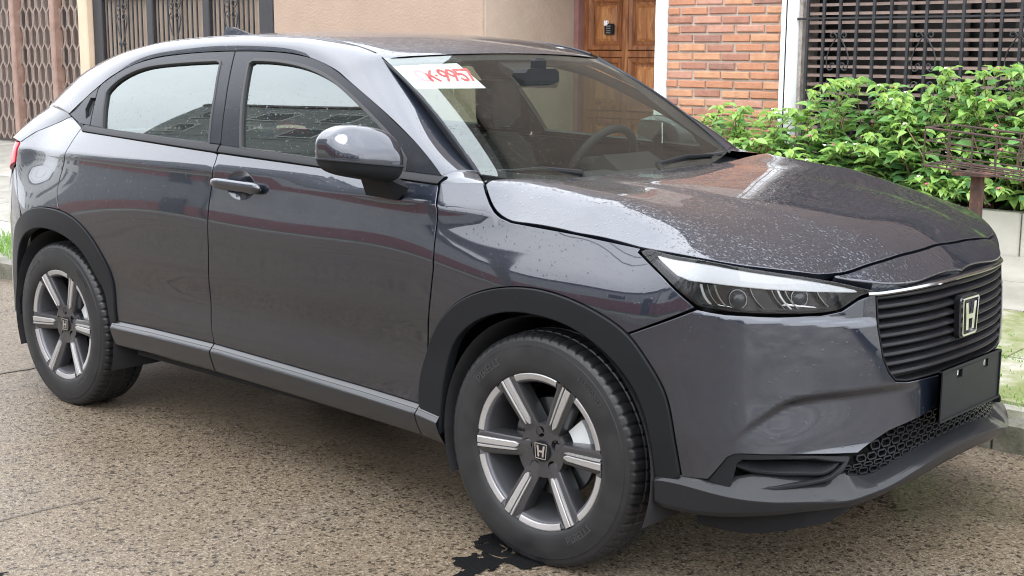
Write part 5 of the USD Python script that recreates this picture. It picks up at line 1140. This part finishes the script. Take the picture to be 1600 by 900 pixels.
for i, px in enumerate((-3.42, -2.98, -2.58, -2.14, -1.74, -1.40, -1.05, -.65)):
    PL = thing('flowering_plant', desc[i], 'plant', 'flowering plants in the planter', loc=(px, 4.72, .46))
    big = []; rest = []; stems = []; fl = []
    nst = 36
    for s_ in range(nst):
        sx = px + pr_.normal(0, .12); sy = pr_.uniform(4.58, 4.92); tx = px + pr_.uniform(-.30, .30); ty = 4.70 + pr_.uniform(-.46, .22); tz = float(np.interp(tx, *TOP)) - .03 - (pr_.uniform(0, .62) if s_ > 4 else pr_.uniform(0, .06))
        if ty < 4.40: tz = min(tz, pr_.uniform(.50, .95)); 
        tz = max(tz, .52)
        p0, p1 = np.array([sx, sy, .46]), np.array([tx, ty, tz]); mid = (p0 + p1) / 2 + np.array([pr_.normal(0, .04), pr_.normal(-.05, .04), .08]); c_ = spline([p0, mid, p1], 12)
        stems.append((c_, .006))
        ln = np.linalg.norm(p1 - p0); n_ = max(4, int(ln / .058))
        for k_ in range(n_):
            f_ = .18 + .80 * k_ / (n_ - 1); b_ = c_[min(11, int(f_ * 11.99))]; ya = pr_.uniform(0, 6.28)
            for q_ in (0, math.pi):
                sz = pr_.uniform(.095, .150) * (1.12 - .42 * f_); ya_ = ya + q_ + pr_.normal(0, .25)
                pet = np.array([math.cos(ya_), math.sin(ya_), .25]) * pr_.uniform(.015, .04)
                VF = place_leaf(int(pr_.integers(8)), b_ + pet, ya_, pr_.uniform(-.15, .55), sz, pr_.normal(0, .3))
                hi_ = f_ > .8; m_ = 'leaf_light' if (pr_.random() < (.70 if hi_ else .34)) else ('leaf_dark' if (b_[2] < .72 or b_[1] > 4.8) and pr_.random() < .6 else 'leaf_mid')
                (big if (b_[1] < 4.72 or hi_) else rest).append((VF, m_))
        for k_ in range(7):                                           # bright young leaves and buds at the tip
            ya_ = k_ * 2.4; VF = place_leaf(k_, p1 + np.array([0, 0, .004 * k_]), ya_, -.25 - .12 * k_, pr_.uniform(.040, .070))
            big.append((VF, 'leaf_tip' if k_ > 2 else 'leaf_light'))
        if pr_.random() < .35: fl.append((p1 + np.array([pr_.normal(0, .02), -.02, .02]), 'petal_pink' if pr_.random() < .6 else 'petal_white'))
    for c_, r_ in stems: obj('stem', tube(c_, np.linspace(r_, r_ * .5, len(c_)), 5), 'stem_green', PL) if False else None
    inv = np.array([px, 4.72, .46])
    obj('stem', join([tube(c_ - inv, np.linspace(r_, r_ * .5, len(c_)), 5) for c_, r_ in stems]), 'stem_green', PL, smooth=60)
    order = np.argsort([v.mean(0)[1] for (v, f), m in big]); big = [big[k_] for k_ in order]
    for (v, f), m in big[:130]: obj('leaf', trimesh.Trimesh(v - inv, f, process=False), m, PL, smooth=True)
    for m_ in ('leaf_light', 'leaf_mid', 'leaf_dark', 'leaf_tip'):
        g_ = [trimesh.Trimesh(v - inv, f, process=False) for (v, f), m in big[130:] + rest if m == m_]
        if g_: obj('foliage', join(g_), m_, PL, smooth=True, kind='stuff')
    for c_, m_ in fl:
        pts = [];
        for k_ in range(5):
            a_ = k_ * 2 * math.pi / 5; pts.append(place_leaf(k_, np.zeros(3), a_, -.5, .022))
        obj('flower', join([trimesh.Trimesh(v + c_ - inv, f, process=False) for v, f in pts]), m_, PL, smooth=True)

# ---------------------------------------------------------------- wire refuse basket on its post
BK = thing('refuse_basket', 'rusty wire refuse basket on a short post, standing before the plants', 'basket', loc=(-.48, 3.2, 0))
def bk(x, y, z): return np.array([x + .48 - .10 * (y - 3.0), y - 3.2, z - .085 * (x + .71)])
Yf, Yb, X0, X1, Z0, Z1 = 3.02, 3.42, -.70, .20, .885, 1.082
wire = lambda a, b, r_=.0042: tube([a, b], r_, 5)
for z_ in (Z0, Z0 + .065, Z0 + .13, Z1):
    r_ = .0058 if z_ in (Z0, Z1) else .004
    for y_ in (Yf, Yb): obj('long_wire', wire(bk(X0, y_, z_), bk(X1, y_, z_), r_), 'rust_wire', BK)
    for x_ in (X0, X1): obj('end_wire', wire(bk(x_, Yf, z_), bk(x_, Yb, z_), r_), 'rust_wire', BK)
for x_ in np.linspace(X0, X1, 8):
    for y_ in (Yf, Yb): obj('upright_wire', wire(bk(x_, y_, Z0), bk(x_, y_, Z1)), 'rust_wire', BK)
    obj('bottom_wire', wire(bk(x_, Yf, Z0), bk(x_, Yb, Z0)), 'rust_wire', BK)
for y_ in np.linspace(Yf, Yb, 5)[1:-1]:
    obj('bottom_wire', wire(bk(X0, y_, Z0 + .006), bk(X1, y_, Z0 + .006)), 'rust_wire', BK)
obj('mounting_plate', tb((-.10, -.10, .835), (.10, .10, .850)), 'rust_post', BK, smooth=False)
obj('post', tb((-.029, -.026, .19), (.029, .026, .835), .006), 'rust_post', BK, smooth=False)
obj('hanging_wire', tube(spline([[.05, -.05, .84], [.055, -.055, .78], [.07, -.06, .72], [.10, -.06, .69]], 12), .004, 5), 'rust_wire', BK)

# ---------------------------------------------------------------- the far side of the street (mirrored in paint and glass)
obj('far_footway', tb((-60, -11.5, -.2), (60, -8.6, .13)), 'slab_grey', smooth=False, kind='structure')
def far_house(name, label, x0, x1, h, wall, dado, wins, dh=.9):
    t = thing(name, label, 'house')
    obj('wall', tb((x0, -18, .1), (x1, -11.5, h)), wall, t, smooth=False)
    obj('dado', tb((x0 + .01, -11.5, .1), (x1 - .01, -11.46, dh)), dado, t, smooth=False)
    obj('parapet', tb((x0, -18.1, h), (x1, -11.40, h + .25)), 'far_roof', t, smooth=False)
    for (a, b, c_, d_) in wins:
        w_ = obj('window', tb((a, -11.49, b), (c_, -11.44, d_)), 'far_white', t, smooth=False); obj('pane', tb((a + .08, -11.437, b + .08), (c_ - .08, -11.43, d_ - .08)), 'far_dark', w_, smooth=False)
    obj('door', tb((x1 - 1.5, -11.49, .13), (x1 - .5, -11.44, 2.2)), 'far_dark', t, smooth=False)
far_house('low_house', 'low grey house with terracotta dado across the street, seen only mirrored in the car', -16.0, -1.0, 3.1, 'far_grey', 'far_terracotta', [(-5.8, 1.75, -4.3, 2.6)], 1.45)
far_house('grey_house', 'plain grey four storey building across the street, seen only mirrored in the car', -26, -16.1, 13.6, 'far_dim', 'far_terracotta', [(x_, z_, x_ + 1.5, z_ + 1.2) for x_ in (-24.5, -21.5, -18.5) for z_ in (4.2, 6.9, 9.6, 11.6)], 1.5)
obj('far_verge', tb((-60, -11.35, .10), (60, -10.3, .16)), 'far_green', smooth=False, kind='structure')
far_house('white_house', 'low white house across the street to the right, seen only mirrored in the car', -.9, 7.5, 2.9, 'far_white', 'far_terracotta', [(0.2, 1.5, 1.8, 2.4), (3.4, 1.5, 5.0, 2.4)], 1.3)
far_house('garage', 'dark garage building across the street, seen only mirrored in the car', 7.6, 18, 4.2, 'far_grey', 'far_dark', [(9, 1, 12, 2.8)])
far_house('far_left_house', 'white house far down the street across the road, seen only mirrored in the car', -44, -26.1, 7.5, 'far_white', 'far_grey', [(x_, z_, x_ + 1.8, z_ + 1.4) for x_ in (-42, -37, -32, -28) for z_ in (1, 4)])
UP = thing('utility_pole', 'wooden utility pole with crossarm across the street, seen only mirrored in the windows', 'utility pole', loc=(-7.2, -8.9, 0))
obj('pole', tube([(0, 0, .0), (0, 0, 7.2)], [.13, .09], 10), 'pole_wood', UP); obj('crossarm', tb((-.9, -.06, 6.5), (.9, .06, 6.62)), 'pole_wood', UP, smooth=False)
UP2 = thing('utility_pole', 'second wooden utility pole across the street further right, seen only mirrored in the car', 'utility pole', loc=(14, -8.9, 0))
obj('pole', tube([(0, 0, .0), (0, 0, 7.2)], [.13, .09], 10), 'pole_wood', UP2); obj('crossarm', tb((-.9, -.06, 6.5), (.9, .06, 6.62)), 'pole_wood', UP2, smooth=False)
for k_, (dy, z_) in enumerate(((-.05, 6.65), (.05, 6.2), (.0, 7.6))):
    xx = np.linspace(-40, 40, 60); sag = .35 * (((xx + 7.2) % 21.2) / 10.6 - 1) ** 2 - .35
    obj('overhead_wire', tube(np.stack([xx, np.full(60, -8.9 + dy), z_ + sag], -1), .018, 5), 'iron_black', label=('top', 'middle', 'lowest')[k_] + ' of three overhead wires across the street, seen only in reflections', category='wire')
